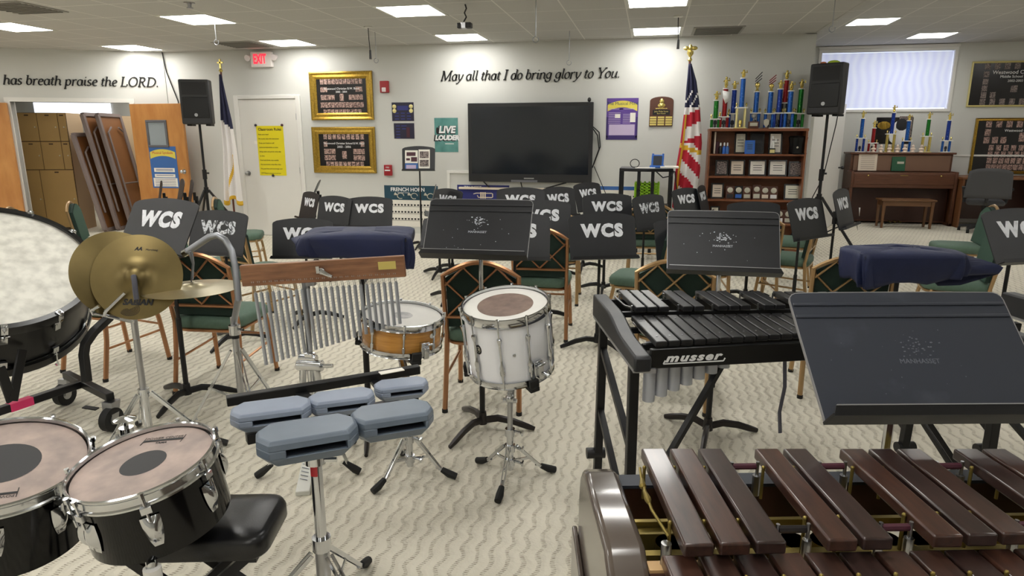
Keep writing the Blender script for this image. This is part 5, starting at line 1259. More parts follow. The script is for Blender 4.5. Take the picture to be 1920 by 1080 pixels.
# ---- white marching drum
c, n = disc_axis(947, 568, 2.73, .40, -.10, 1)
DH = .305; R = .178
DM = axis_mat(c - n*DH, n, _rt)
t = thing('marching_drum', 'tall white marching drum with chrome hoops and brown patched head', 'drum', (0, 0, 0)); t.matrix_world = DM
b = MB(); b.lathe([(R, .0), (R, DH-.012)], n=56); b.build('shell', 'white_shell', t)
b = MB(); b.lathe([(R-.001, DH-.014), (R-.003, DH-.008), (.12, DH-.0075), (0, DH-.0075)], n=48); b.build('drumhead', 'drumhead', t)
b = MB(); b.lathe([(.118, DH-.007), (0, DH-.0068)], n=40); plab(b.build('head_patch', 'head_brown', t), 'worn brown round patch')
b = MB(); b.lathe([(R-.002, .004), (0, .006)], n=40); b.build('bottom_head', 'drumhead', t)
b = MB(); ringp(b, hoop_prof(R+.002, DH-.035, .04), None, 56); b.build('hoop', 'chrome', t)
b = MB(); ringp(b, hoop_prof(R+.002, -.006, .032), None, 56); b.build('hoop', 'chrome', t)
for k in range(10):
    a = 2*PI*k/10+.16; M_ = Mx.Rotation(a, 4, 'Z') @ T((R+.006, 0, 0))
    b = MB(M_); b.tube([(.004, 0, .02), (.004, 0, .075), (.004, 0, .10), (.003, 0, .12), (.003, 0, .20), (.004, 0, .225), (.006, 0, .232)], [.004, .008, .011, .006, .0055, .011, .009], 8)
    b.ball((.003, 0, .078), (.010, .011, .024)); b.cyl((.006, 0, .23), (.006, 0, DH+.004), .0032, n=6); b.cyl((.006, 0, DH-.006), (.006, 0, DH+.012), .006, n=6); b.cyl((.005, 0, -.004), (.004, 0, .06), .003, n=6); b.build('lug', 'chrome', t)
a = math.radians(-52); b = MB(Mx.Rotation(a, 4, 'Z') @ T((R, 0, 0)))
b.bx(0, .016, -.022, .022, .015, .10); b.bx(.016, .03, -.012, .014, .03, .09); b.tube([(.02, -.016, .08), (.04, -.02, .095), (.045, .01, .10)], .006, 6); b.cyl((.02, .02, .04), (.05, .02, .035), .008, n=8); b.build('snare_strainer', 'chrome', t, bev=.002)
b = MB(Mx.Rotation(math.radians(-132), 4, 'Z') @ T((R, 0, .165)) @ Mx.Rotation(PI/2, 4, 'Y')); b.lathe([(.018, -.0005), (.018, .0015), (0, .0015)], Mx.Diagonal((1.2, .85, 1, 1)), n=20); b.build('badge', 'ink_black', t)
b = MB(Mx.Rotation(math.radians(-132), 4, 'Z') @ T((R+.0015, 0, .165)) @ Mx.Rotation(PI/2, 4, 'Y')); b.tube([(.012*math.cos(x), .009*math.sin(x), .0005) for x in lsp(0, 2*PI, 16)][:-1], .0012, 5, closed=True); b.ball((0, 0, .0), (.006, .004, .001)); b.build('badge_ring', 'silver_plate', t)
b = MB(Mx.Rotation(math.radians(-82), 4, 'Z') @ T((R, 0, .15)) @ Mx.Rotation(PI/2, 4, 'Y')); b.lathe([(.007, 0), (.006, .003), (.003, .003)], n=12); b.build('vent', 'dull_chrome', t)
snare_stand('chrome tripod stand holding the white marching drum', V((-.547, 2.577, 0)), 28, c-n*DH, n, R, .19)
# ---- wooden snare
c, n = disc_axis(755, 588, 2.92, .33, .04, 1)
DH = .14; R = .176
DM = axis_mat(c - n*DH, n, _rt)
t = thing('snare_drum', 'honey coloured wooden snare drum with chrome hoops and white head', 'drum', (0, 0, 0)); t.matrix_world = DM
b = MB(); b.lathe([(R-.002, .0), (R-.002, DH-.012)], n=56); b.build('shell', 'maple', t)
b = MB(); b.lathe([(R-.001, DH-.013), (R-.003, DH-.008), (0, DH-.0075)], n=48); b.build('drumhead', 'drumhead', t)
b = MB(); b.lathe([(.045, DH-.0072), (0, DH-.007)], n=30); plab(b.build('head_smudge', mat('head_grey', (196, 194, 192), .6, col2=(150, 150, 150), scale=18), t), 'grey smudge worn into the head')
b = MB(); b.lathe([(R-.002, .004), (0, .006)], n=40); b.build('bottom_head', 'drumhead', t)
b = MB(); ringp(b, hoop_prof(R+.001, DH-.028, .032), None, 56); b.build('hoop', 'chrome', t)
b = MB(); ringp(b, hoop_prof(R+.001, -.008, .03), None, 56); b.build('hoop', 'chrome', t)
for k in range(8):
    M_ = Mx.Rotation(2*PI*k/8+.2, 4, 'Z') @ T((R+.004, 0, 0))
    b = MB(M_); b.tube([(.006, 0, .012), (.006, 0, DH-.008)], .0045, 8); b.cyl((.006, 0, .03), (.006, 0, .05), .0075, n=8); b.cyl((.006, 0, DH-.05), (.006, 0, DH-.03), .0075, n=8); b.cyl((.007, 0, DH-.012), (.007, 0, DH+.01), .006, n=6); b.build('tension_rod', 'chrome', t)
b = MB(Mx.Rotation(math.radians(-50), 4, 'Z') @ T((R, 0, 0))); b.bx(0, .022, -.02, .02, .005, .07); b.bx(.02, .035, -.012, .012, .0, .05); b.tube([(.02, 0, .06), (.045, 0, .07), (.05, .02, .07)], .006, 6); b.build('snare_strainer', 'chrome', t, bev=.002)
b = MB(Mx.Rotation(math.radians(-35), 4, 'Z') @ T((R, 0, .085)) @ Mx.Rotation(PI/2, 4, 'Y')); b.lathe([(.011, 0), (.01, .006), (0, .007)], n=14); b.build('badge', 'marble_white', t)
snare_stand('chrome tripod stand holding the wooden snare drum', V((-.99, 2.517, 0)), 2, c-n*DH, n, R, .19)

# ---- pair of black toms on a post
def tom(label, px, py, dep, ratio, dx, dy, R, DH, angs, dotr, mark):
    c, n = disc_axis(px, py, dep, ratio, dx, dy); DM = axis_mat(c-n*DH, n, _rt)
    t = thing('tom_drum', label, 'drum', (0, 0, 0), 0, 'black tom drums'); t.matrix_world = DM
    b = MB(); b.lathe([(R, 0), (R, DH-.014)], n=64); b.build('shell', 'gloss_black', t)
    b = MB(); b.lathe([(R-.001, DH-.016), (R-.004, DH-.008), (0, DH-.0075)], n=48); b.build('drumhead', 'head_worn', t)
    b = MB(); b.lathe([(dotr, DH-.0072), (0, DH-.007)], n=40); b.build('center_dot', 'dot_black', t)
    b = MB(); ringp(b, [(R, DH-.03), (R+.005, DH-.032), (R+.010, DH-.029), (R+.010, DH-.024), (R+.005, DH-.021), (R+.004, DH-.014), (R+.0035, DH-.004), (R+.007, DH+.001), (R+.007, DH+.006), (R+.002, DH+.008), (R-.001, DH+.004), (R-.0005, DH-.02)], None, 64); b.build('hoop', 'chrome', t)
    b = MB(T((0, 0, DH-.0068)) @ Mx.Rotation(mark[0], 4, 'Z')); y = mark[1]; s = -1 if mark[2] else 1
    F_ = T((0, y, 0)) @ Mx.Rotation(PI if mark[2] else 0, 4, 'Z')
    b.mesh(text_mesh('POWER CENTER', .014, .0001, 0), F_ @ T((0, .011, 0))); b.bx(-.055, .055, y-.004, y+.004, 0, .0004); b.mesh(text_mesh('TAMA', .012, .0001, .0004), F_ @ T((0, -.013, 0)))
    b.bx(-.057, -.055, y-.018, y+.018, 0, .0004); b.bx(.055, .057, y-.018, y+.018, 0, .0004); plab(b.build('head_print', 'ink_black', t), 'small printed maker mark')
    for a in angs:
        M_ = Mx.Rotation(math.radians(a), 4, 'Z') @ T((R, 0, 0)); b = MB(M_)
        b.bx(.002, .018, -.012, .012, DH-.045, DH-.028); b.cyl((.013, 0, DH-.07), (.013, 0, DH+.006), .0035, n=6); b.cyl((.013, 0, DH-.002), (.013, 0, DH+.012), .0065, n=6)
        b.grid(lambda u, v: (.003+.017*math.sin(PI*min(1, u*1.15))**.8*(1-abs(2*v-1)**2.2), (v-.5)*.044*(1-u**2.5*.55), DH-.062-u*.085), 8, 8)
        b.build('lug', 'chrome', t)
    return c, n
c2, n2 = tom('black tom drum over the black bench, head tilted up', 267, 863, 1.70, .445, -.41, .91, .172, .185, [-112, -62, -12, 38, 88, 138, 188, 238], .056, (.0, .105, False))
c1, n1 = tom('larger black tom drum cut by the picture edge', 4, 864, 1.72, .563, -.259, .966, .192, .225, [-62, -20, 40, 90, 140, 190, 240], .085, (.42, -.13, True))
pb = atd(236, 798, 1.95); pb2 = atd(285, 1064, 1.60); pb2.z = 0
t = thing('tom_stand', 'white and chrome post carrying the two black toms', 'drum stand', pb2)
b = MB(); b.cyl((0, 0, .05), (0, 0, .45), .021, n=16); b.build('lower_tube', 'white_paint', t)
nk = V((pb.x, pb.y, pb.z))-pb2
b = MB(); b.tube([V((0, 0, .42)), V((0, 0, .452)), V((nk.x*.5, nk.y*.5, .455)), V((nk.x, nk.y, .48)), nk-V((0, 0, .02))], .013, 12); b.build('upper_tube', 'chrome', t)
tripod_legs(t, .34, .12, .36, 'chrome', 75)
for (c, n, R, DH) in ((c2, n2, .172, .185), (c1, n1, .192, .225)):
    q = c-n*DH*.55; d = V((-q.x+pb.x, -q.y+pb.y, 0)); d.normalize(); e = q + d*R*.98
    b = MB(); b.tube([nk-V((0, 0, .05)), nk-V((0, 0, .03)), (nk+(e-pb2))*.5, e-pb2], .011, 8); b.build('tom_arm', 'chrome', t)
b = MB(T((nk.x, nk.y, 0))); b.cyl((0, 0, pb.z-.06), (0, 0, pb.z-.005), .020, n=14); b.cyl((0, 0, pb.z-.005), (0, 0, pb.z+.02), .007, n=8); b.lathe([(.030, pb.z+.018), (.032, pb.z+.021), (.01, pb.z+.029), (0, pb.z+.03)], n=20); b.tube([(.0, -.02, pb.z-.03), (.03, -.05, pb.z-.03)], .008, 6); b.build('wing_clamp', 'chrome', t)

# ---- black padded bench with scissor legs
t = thing('padded_bench', 'black padded bench on scissor legs under the toms', 'bench', (-1.21, 1.455, 0), math.radians(14))
b = MB(); P = rrect(.43, .25, .05, 5); zt_ = .425
Rg = [[(x*k, y*k, z) for x, y in P] for k, z in ((.96, zt_-.065), (1.0, zt_-.055), (1.0, zt_-.02), (.97, zt_-.006), (.9, zt_), (.5, zt_+.006))]
vs = [p for r in Rg for p in r]; m = len(P)
b.add(vs, [(i*m+k, i*m+(k+1) % m, (i+1)*m+(k+1) % m, (i+1)*m+k) for i in range(len(Rg)-1) for k in range(m)]+[tuple(range(m-1, -1, -1)), tuple((len(Rg)-1)*m+k for k in range(m))]); b.build('seat', 'vinyl', t, ang=50)
for y, s in ((-.085, 1), (-.055, -1), (.085, 1), (.055, -1)):
    b = MB(); b.bar((s*-.17, y, .355), (s*.2, y, .02), .028, .022, up=(0, 1, 0)); b.build('leg', 'black_metal', t)
for s in (-1, 1):
    b = MB(); b.bar((s*.2, -.16, .016), (s*.2, .16, .016), .03, .028); b.build('foot_bar', 'black_metal', t)
    b = MB(); b.bar((s*.17, -.1, .35), (s*.17, .1, .35), .025, .02); b.build('seat_rail', 'black_metal', t)

# ---- temple blocks
BZ = .645
def temple_block(label, px, py, L, W_, hh, rz, m_):
    p = onz(px, py, BZ+hh); t = thing('temple_block', label, 'temple block', (p.x, p.y, BZ), math.radians(rz), 'grey temple blocks')
    a, w2 = L/2, W_/2
    out = [(-a*.78, -w2), (a*.78, -w2), (a, -w2*.35), (a, w2*.35), (a*.72, w2), (-a*.72, w2), (-a, w2*.35), (-a, -w2*.35)]
    k = .72; kl = .46; d = w2*.8; notch = [(-a*kl, -w2), (-a*kl, -w2+d), (a*k, -w2+d), (a*k, -w2)]
    mid = [out[0]]+notch+out[1:]
    sc = lambda o, q, r=None: [(x*q, y*(r or q)) for x, y in o]
    b = MB()
    def loft(o0, z0, o1, z1, cap0=True, cap1=True):
        m = len(o0); vs = [(x, y, z0) for x, y in o0]+[(x, y, z1) for x, y in o1]
        b.add(vs, ([tuple(range(m-1, -1, -1))] if cap0 else [])+([tuple(range(m, 2*m))] if cap1 else [])+[(i, (i+1) % m, m+(i+1) % m, m+i) for i in range(m)])
    loft(sc(out, .80, .72), 0, out, hh*.38)
    loft(mid, hh*.38, mid, hh*.66)
    loft(out, hh*.66, sc(out, .985, .97), hh*.88, True, False); loft(sc(out, .985, .97), hh*.88, sc(out, .93, .87), hh, False, True)
    b.build('shell', m_, t, bev=.0025, seg=2)
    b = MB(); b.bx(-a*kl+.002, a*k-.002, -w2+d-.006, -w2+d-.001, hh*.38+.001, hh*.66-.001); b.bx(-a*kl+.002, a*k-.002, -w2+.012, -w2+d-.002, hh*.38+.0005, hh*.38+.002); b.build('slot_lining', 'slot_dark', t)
    b = MB(); b.cyl((0, w2*.3, -.012), (0, w2*.3, .004), .02, n=12); b.build('mount', 'chrome', t)
temple_block('biggest grey temple block, closest over the chrome post', 576, 800, .262, .140, .076, 34, 'block_dark')
temple_block('second biggest grey temple block beside the closest one', 735, 767, .232, .128, .072, 33, 'block_dark')
temple_block('pale grey temple block at the tom end of the rear rail', 508, 759, .226, .116, .060, 32, 'block_grey')
temple_block('pale grey temple block in the middle of the rear rail', 640, 739, .20, .104, .056, 31, 'block_grey')
temple_block('smallest grey temple block under the wooden snare', 752, 716, .175, .092, .050, 30, 'block_grey')
t = thing('block_stand', 'chrome post with two black rails carrying the grey temple blocks', 'stand', (-.885, 1.535, 0))
O = V((-.885, 1.535, 0)); q = lambda x, y, z: onz(x, y, z)-O
b = MB(); b.bar(q(425, 752, BZ-.03), q(786, 692, BZ-.03), .032, .032); b.build('rail', 'black_metal', t, bev=.003)
b = MB(); b.bar(q(462, 822, BZ-.03), q(782, 748, BZ-.03), .032, .032); b.build('rail', 'black_metal', t, bev=.003)
b = MB(); b.bar(q(560, 735, BZ-.045), q(640, 800, BZ-.045), .04, .014); b.bar(q(700, 712, BZ-.045), q(740, 765, BZ-.045), .03, .014); b.build('cross_bracket', 'black_metal', t)
b = MB(); b.cyl((0, 0, .3), (0, 0, BZ-.03), .0165, n=16); b.build('upper_tube', 'chrome', t)
b = MB(); b.cyl((0, 0, .04), (0, 0, .34), .021, n=16); b.build('lower_tube', 'dull_chrome', t)
b = MB(); b.cyl((0, 0, BZ-.06), (0, 0, BZ-.025), .03, n=16); b.tube([(.02, 0, BZ-.05), (.06, .01, BZ-.05)], .008, 6); b.cyl((0, 0, .31), (0, 0, .35), .027, n=16); b.build('collar', 'chrome', t)
b = MB(T((0, 0, .565))); b.lathe([(.0169, -.016), (.0169, .016)], n=16, a0=math.radians(230), a1=math.radians(310)); b.build('badge', 'badge_red', t)
tripod_legs(t, .3, .1, .34, 'chrome', 95)
b = MB(); p0, p1 = q(712, 700, BZ-.012), q(756, 692, BZ-.012); b.bar(p0, p1, .03, .003); plab(b.build('tape_label', 'paper', t), 'strip of white tape')

# ---- chime tree on a pedal stand
pz = atd(583, 690, 2.82); pz.z = 0
t = thing('pedal_stand', 'chrome pedal stand with rubber feet carrying the bar chimes', 'stand', (pz.x, pz.y, 0)); O = V((pz.x, pz.y, 0))
bc = atd(606, 506, 2.70)   # middle of the chime bar
b = MB(); b.cyl((0, 0, .06), (0, 0, .52), .017, n=14); b.build('lower_tube', 'chrome', t)
b = MB(); b.tube([(0, 0, .5), (0, 0, .62), (0, 0, bc.z+.0)], .013, 10); b.build('upper_tube', 'aluminium', t)
cz = (atd(583, 684, 2.82)).z
b = MB(); b.cyl((-.055, -.01, cz), (.06, -.01, cz+.004), .024, n=14); b.cyl((-.05, .0, cz+.03), (.03, 0, cz+.03), .018, n=12); b.cyl((.06, -.01, cz+.004), (.11, -.01, cz+.008), .009, n=10); b.box((.0, 0, cz+.04), (.04, .03, .03)); b.build('memory_clamp', 'chrome', t, bev=.003)
for s in (-1, 1):
    b = MB(); b.tube([(s*.03, -.01, cz-.01), (s*.042, -.01, cz-.12), (s*.02, 0, cz-.2)], [.016, .014, .012], 10); b.build('clamp_post', 'chrome', t)
f1, f2 = onz(490, 897)-O, onz(667, 890)-O
for f in (f1, f2, V((.02, .3, 0))):
    d = f.normalized(); L = f.length; p = V((-d.y, d.x, 0))*.011; b = MB()
    for s in (-1, 1): b.bar(d*.03+p*s+V((0, 0, .33)), d*(L-.03)+p*s*.5+V((0, 0, .05)), .004, .012)
    lg = b.build('leg', 'chrome', t); b = MB(); b.tube([d*(L-.05)+V((0, 0, .065)), d*(L-.0)+V((0, 0, .026)), d*(L+.02)+V((0, 0, .014))], [.011, .018, .016], 10); b.build('rubber_foot', 'rubber', lg)
e0, e1 = onz(585, 868)-O, onz(568, 930)-O; dd = (e1-e0).normalized(); pp = V((-dd.y, dd.x, 0))
b = MB(); b.hexa([e0+pp*.026, e1+pp*.03, e1-pp*.03, e0-pp*.026], [e0+pp*.026+V((0, 0, .085)), e1+pp*.03+V((0, 0, .022)), e1-pp*.03+V((0, 0, .022)), e0-pp*.026+V((0, 0, .085))]); pd = b.build('footboard', 'lens_frame', t, bev=.004)
b = MB()
for k in range(9):
    a = e0+(e1-e0)*(.1+.08*k); b.bar(a-pp*.02+V((0, 0, .0885-.063*(.1+.08*k))), a+pp*.012+dd*.012+V((0, 0, .0885-.063*(.1+.08*k)-.004)), .003, .003)
b.build('tread', 'aluminium', pd)
# bar and chimes
BM = axis_mat(bc, up, _rt); tilt = math.radians(2.2)
BM = frame_mat(bc, _rt, V((0, 0, 1)).cross(_rt), V((0, 0, 1))) @ Mx.Rotation(-tilt*1.6, 4, 'Y') @ Mx.Diagonal((.964, .964, .964, 1))
t = thing('bar_chimes', 'reddish wooden bar with hanging silver chime tubes', 'chimes', (0, 0, 0)); t.matrix_world = BM
b = MB(); b.bx(-.352, .352, -.013, .013, -.05, .042); b.build('bar', 'chime_wood', t, bev=.003)
b = MB(); b.bx(.24, .315, -.0145, -.013, -.012, .022); plab(b.build('nameplate', 'gold_plate', t), 'small brass nameplate')
b = MB(); b.cyl((0.0, -.013, .0), (.0, -.03, .0), .014, n=12); b.tube([(.0, -.03, .0), (.03, -.045, -.014), (.05, -.05, -.022)], [.012, .008, .006], 8); b.box((-.012, -.034, .008), (.014, .012, .03)); b.build('wing_screw', 'chrome', t)
b = MB(); b.box((-.075, .03, -.02), (.05, .035, .1)); b.build('mount_block', 'dull_chrome', t)
NC = 25
for k in range(NC):
    u = k/(NC-1); x = -.305+.61*u; L = .325*(1-u)+.185*u; z0 = -.085+.012*u
    b = MB(); b.cyl((x, -.0, z0), (x+.0, 0, z0-L), .0078, n=10); tb = b.build('chime_tube', 'chime_metal', t)
    b = MB(); b.cyl((x, 0, z0), (x, 0, z0+.004), .0055, n=8); b.cyl((x-.003, -.0, z0), (x-.004, -.0138, -.03), .0012, n=5); b.cyl((x+.003, 0, z0), (x+.004, -.0138, -.03), .0012, n=5); b.build('cord', 'dull_chrome', tb)

# ---- small cymbal hanging from a gooseneck
pb = onz(458, 800); O = V((pb.x, pb.y, 0)); dp = 3.0
t = thing('gooseneck_stand', 'steel gooseneck stand bent over to hold the small cymbal', 'cymbal stand', O)
pp_ = [atd(x, y, dp)-O for x, y in ((452, 640), (447, 560), (441, 500), (434, 470), (422, 450), (408, 441), (393, 444), (372, 458), (348, 474))]
pp_ = [V((0, 0, pp_[0].z))]+pp_[1:]
b = MB(); b.tube([V((0, 0, .3))]+pp_, .0155, 12); b.build('gooseneck', 'aluminium', t)
b = MB(); b.cyl((0, 0, .05), (0, 0, pp_[0].z+.03), .017, n=14); b.build('lower_tube', 'dull_chrome', t)
b = MB(); z = atd(452, 655, dp).z; b.cyl((0, 0, z-.025), (0, 0, z+.025), .028, n=16); b.tube([(.02, 0, z), (.055, -.01, z+.005)], .008, 6); b.build('collar', 'chrome', t)
b = MB(); b.cyl((0, 0, z-.045), (0, 0, z-.028), .0195, n=16); b.build('band', 'rubber', t)
tripod_legs(t, .42, .16, .30, 'chrome', -160)
e = pp_[-1]; b = MB(); b.cyl(tuple(e+V((-.01, 0, -.005))), tuple(e+V((.012, 0, .008))), .017, n=10); b.build('end_cap', 'chrome', t)
cc = atd(361, 536, dp+.02); top = atd(357, 470, dp)-O
b = MB(); b.tube([top+V((.012, -.02, .0)), top+V((.014, -.01, -.06)), cc-O+V((-.004, 0, .03)), cc-O], [.008, .006, .004, .004], 6); b.tube([top+V((-.012, .02, .0)), top+V((0.0, .01, -.06)), cc-O+V((.004, 0, .03))], [.008, .006, .004], 6); b.build('hanger_strap', 'aluminium', t)
def cymbal_prof(R, bell, h): return [(.006, h), (bell*.5, h*.93), (bell*.85, h*.72), (bell, h*.52), (R*.5, h*.34), (R*.85, h*.10), (R, 0), (R-.001, -.0015), (R*.5, h*.34-.002), (bell, h*.52-.002), (.006, h-.002)]
c, n = disc_axis(361, 541, dp+.02, .19, -.11, 1)
b = MB(axis_mat(c, n, _rt)); b.lathe(cymbal_prof(.212, .055, .03), n=64); b.M = None
o = b.build('hanging_cymbal', 'pale_cymbal', ang=50); tag(o, 'small pale cymbal hanging flat from the gooseneck', 'cymbal')
# ---- crash cymbals hung upright on a cradle
pb = onz(284, 845); O = V((pb.x, pb.y, 0)); dp = 2.93
t = thing('cymbal_cradle', 'steel stand with hooked cradle holding two big crash cymbals', 'cymbal stand', O)
zt_ = atd(256, 600, dp).z
b = MB(); b.cyl((0, 0, .22), (0, 0, zt_), .0145, n=14); b.build('upper_tube', 'dull_chrome', t)
b = MB(); b.cyl((0, 0, .04), (0, 0, .3), .019, n=14); b.cyl((0, 0, .28), (0, 0, .32), .025, n=14); b.build('lower_tube', 'chrome', t)
tripod_legs(t, .30, .1, .33, 'chrome', 20)
for pts in ([(250, 604), (205, 592), (196, 590), (198, 584), (212, 570), (234, 549)], [(250, 604), (190, 590), (174, 588), (171, 583), (178, 578), (186, 574)]):
    b = MB(); b.tube([atd(x, y, dp-(.06 if i > 1 else .0))-O for i, (x, y) in enumerate(pts)], .0075, 8); b.build('cradle_hook', 'chrome', t)
def crash(label, px, py, dep, ratio, dx, dy, R, marks):
    c, n = disc_axis(px, py, dep, ratio, dx, dy)
    t = thing('crash_cymbal', label, 'cymbal', (0, 0, 0), 0, 'crash cymbals'); t.matrix_world = axis_mat(c, n, _rt)
    b = MB(); b.lathe(cymbal_prof(R, .05, .036), n=72); b.build('plate', 'brass_cymbal', t, ang=50)
    if marks:
        zf = lambda r: .036*(.34+(.10-.34)*(r/R-.5)/.35)+.0008
        b = MB(); b.tube([(.0, .0, .036), (.006, -.004, .056), (.014, -.03, .062), (.016, -.07, .05), (.018, -.105, .036)], .011, 8, flat=.5); b.build('strap', 'strap_grey', t)
        b = MB(); b.mesh(text_mesh('SABIAN', .036, .0005, .0016, .25), T((.014, -.116, zf(.112)+.0006)) @ Mx.Rotation(math.radians(3), 4, 'X'))
        b.mesh(text_mesh('AA', .022, .0003, .0012, .3), T((-.0, .125, zf(.125)))); b.mesh(text_mesh('Marching', .014, .0002, 0, .2), T((.055, .122, zf(.13)))); b.build('lettering', 'ink_dark', t)
        b = MB()
        for k in range(8):
            r = .006+.0053*k; b.tube([(-.02+r*math.cos(a), -.145+r*.72*math.sin(a), zf(min(R*.98, math.hypot(-.02+r*math.cos(a), -.145+r*.72*math.sin(a))))) for a in lsp(math.radians(-200+8*k), math.radians(20+3*k), 14)], .0009, 4)
        b.build('emblem', 'ink_dark', t)
crash('big brass crash cymbal behind its partner, next to the bass drum', 222, 514, 2.99, .93, .7, .3, .198, False)
crash('big brass crash cymbal in front with grey strap and black lettering', 257, 519, 2.92, .93, -.7, .3, .192, True)

# ---- bass drum on its tilting cart
c, n = disc_axis(-20, 495, 3.18, .672, 0.02, 1)
R, DH = .425, .33
DM = axis_mat(c-n*DH, n, _rt)
t = thing('bass_drum', 'big black bass drum with cloudy white head tilted upward', 'drum', (0, 0, 0)); t.matrix_world = DM
b = MB(); b.lathe([(R-.004, .0), (R-.004, DH-.02)], n=72); b.build('shell', 'satin_black', t)
b = MB(); b.lathe([(R-.002, DH-.012), (0, DH-.008)], n=64); b.build('drumhead', 'head_cloudy', t)
b = MB(); b.lathe([(R-.002, .002), (0, -.002)], n=48); b.build('rear_head', 'head_cloudy', t)
for z0 in (DH-.045, -.008):
    b = MB(); ringp(b, [(R, z0), (R+.018, z0), (R+.020, z0+.025), (R+.018, z0+.05), (R-.008, z0+.052), (R-.008, z0+.04), (R, z0+.038)], None, 72); b.build('hoop', 'satin_black', t)
b = MB(); ringp(b, [(R+.0, .044), (R+.007, .044), (R+.007, .05), (R, .05)], None, 72); b.build('rim', 'chrome', t)
for k in range(12):
    a = 2*PI*k/12+.12; M_ = Mx.Rotation(a, 4, 'Z') @ T((R, 0, 0)); b = MB(M_)
    b.bx(.0, .024, -.013, .013, DH+.004, DH+.014); b.bx(.018, .026, -.013, .013, DH-.03, DH+.014); b.ball((.012, 0, DH+.014), .008, 8)
    for z0, s in ((DH-.06, 1), (.04, -1)):
        b.cyl((.026, 0, z0+s*.06), (.01, 0, z0-s*.03), .004, n=6); b.tube([(.02, 0, z0+s*.055), (.028, 0, z0+s*.065), (.02, 0, z0+s*.072)], .009, 8); b.bx(.0, .012, -.014, .014, min(z0-s*.05, z0-s*.01), max(z0-s*.05, z0-s*.01)); b.tube([(.012, -.022, z0+s*.005), (.014, 0, z0+s*.0), (.012, .022, z0+s*.005)], .005, 6)
    b.build('lug', 'chrome', t)
b = MB(T((R*.30, -R*.78, DH-.007)) @ Mx.Rotation(-.2, 4, 'Z')); b.tube([(.03*math.cos(a), .03*math.sin(a), 0) for a in lsp(0, 2*PI, 20)][:-1], .0012, 4, closed=True); b.mesh(text_mesh('REMO', .02, .0002), T((0, 0, 0))); plab(b.build('head_print', 'table_grey', t), 'faint grey round mark')
# cart
A0 = onz(-90, 800, .17); A1 = onz(162, 716, .17); B0, B1 = onz(124, 702, .17), onz(207, 744, .17)
O = V((A1.x, A1.y, 0))
t = thing('drum_cart', 'black square-tube cart on casters carrying the bass drum', 'drum cart', O)
b = MB(); b.bar(A0-O, A1-O, .04, .04); b.build('long_rail', 'black_metal', t, bev=.004)
b = MB(); b.bar(B0-O, B1-O, .04, .04); b.build('cross_rail', 'black_metal', t, bev=.004)
b = MB(); p0 = A0+(A1-A0)*.38; p1 = A0+(A1-A0)*.55; b.bar(p0-O, p1-O, .0415, .0415) ; plab(b.build('tape', 'pink_tape', t), 'band of bright pink tape')
E0 = B0-(A1-A0); E1 = B1-(A1-A0)
b = MB(); b.bar(E0-O, E1-O, .04, .04); b.build('cross_rail', 'black_metal', t, bev=.004)
up_ = [atd(x, y, d) for x, y, d in ((163, 716, 3.22), (157, 665, 3.22), (160, 645, 3.22), (176, 622, 3.23), (204, 596, 3.26), (214, 575, 3.3))]
b = MB(); b.tube([p-O for p in up_], .025, 4, rot=PI/4); b.build('upright', 'black_metal', t, bev=.004)
for (P, brake) in ((B1, True), (B0, False), (E1, False), (E0, False)):
    w0 = V((P.x-O.x, P.y-O.y, 0)); q = V((.02, -.035, 0)) if brake else V((.0, -.03, 0))
    b = MB(); b.tube([w0+q+V((-.02, 0, .062)), w0+q+V((.02, 0, .062))], .062, 24); ws = b.build('caster', 'rubber', t)
    b = MB(); b.tube([w0+q+V((-.022, 0, .062)), w0+q+V((.022, 0, .062))], .026, 16); b.build('hub', 'dull_chrome', ws)
    b = MB(); b.hexa([w0+q+V((-.026, -.02, .06)), w0+q+V((.026, -.02, .06)), w0+q+V((.026, .02, .06)), w0+q+V((-.026, .02, .06))], [w0+V((-.03, -.03, .148)), w0+V((.03, -.03, .148)), w0+V((.03, .03, .148)), w0+V((-.03, .03, .148))]); b.build('fork', 'dull_chrome', ws)
    if brake: b = MB(); b.bar(w0+V((-.03, -.06, .125)), w0+V((-.10, -.07, .135)), .03, .006); b.build('brake', 'black_metal', ws)
for (x, y, d, x2, y2, d2) in ((42, 655, 3.10, 24, 752, 3.05), (0, 690, 2.98, 22, 752, 3.05)):
    b = MB(); b.bar(atd(x, y, d)-O, atd(x2, y2, d2)-O, .045, .012, up=(1, 0, 0)); b.build('support_arm', 'black_metal', t, bev=.002)
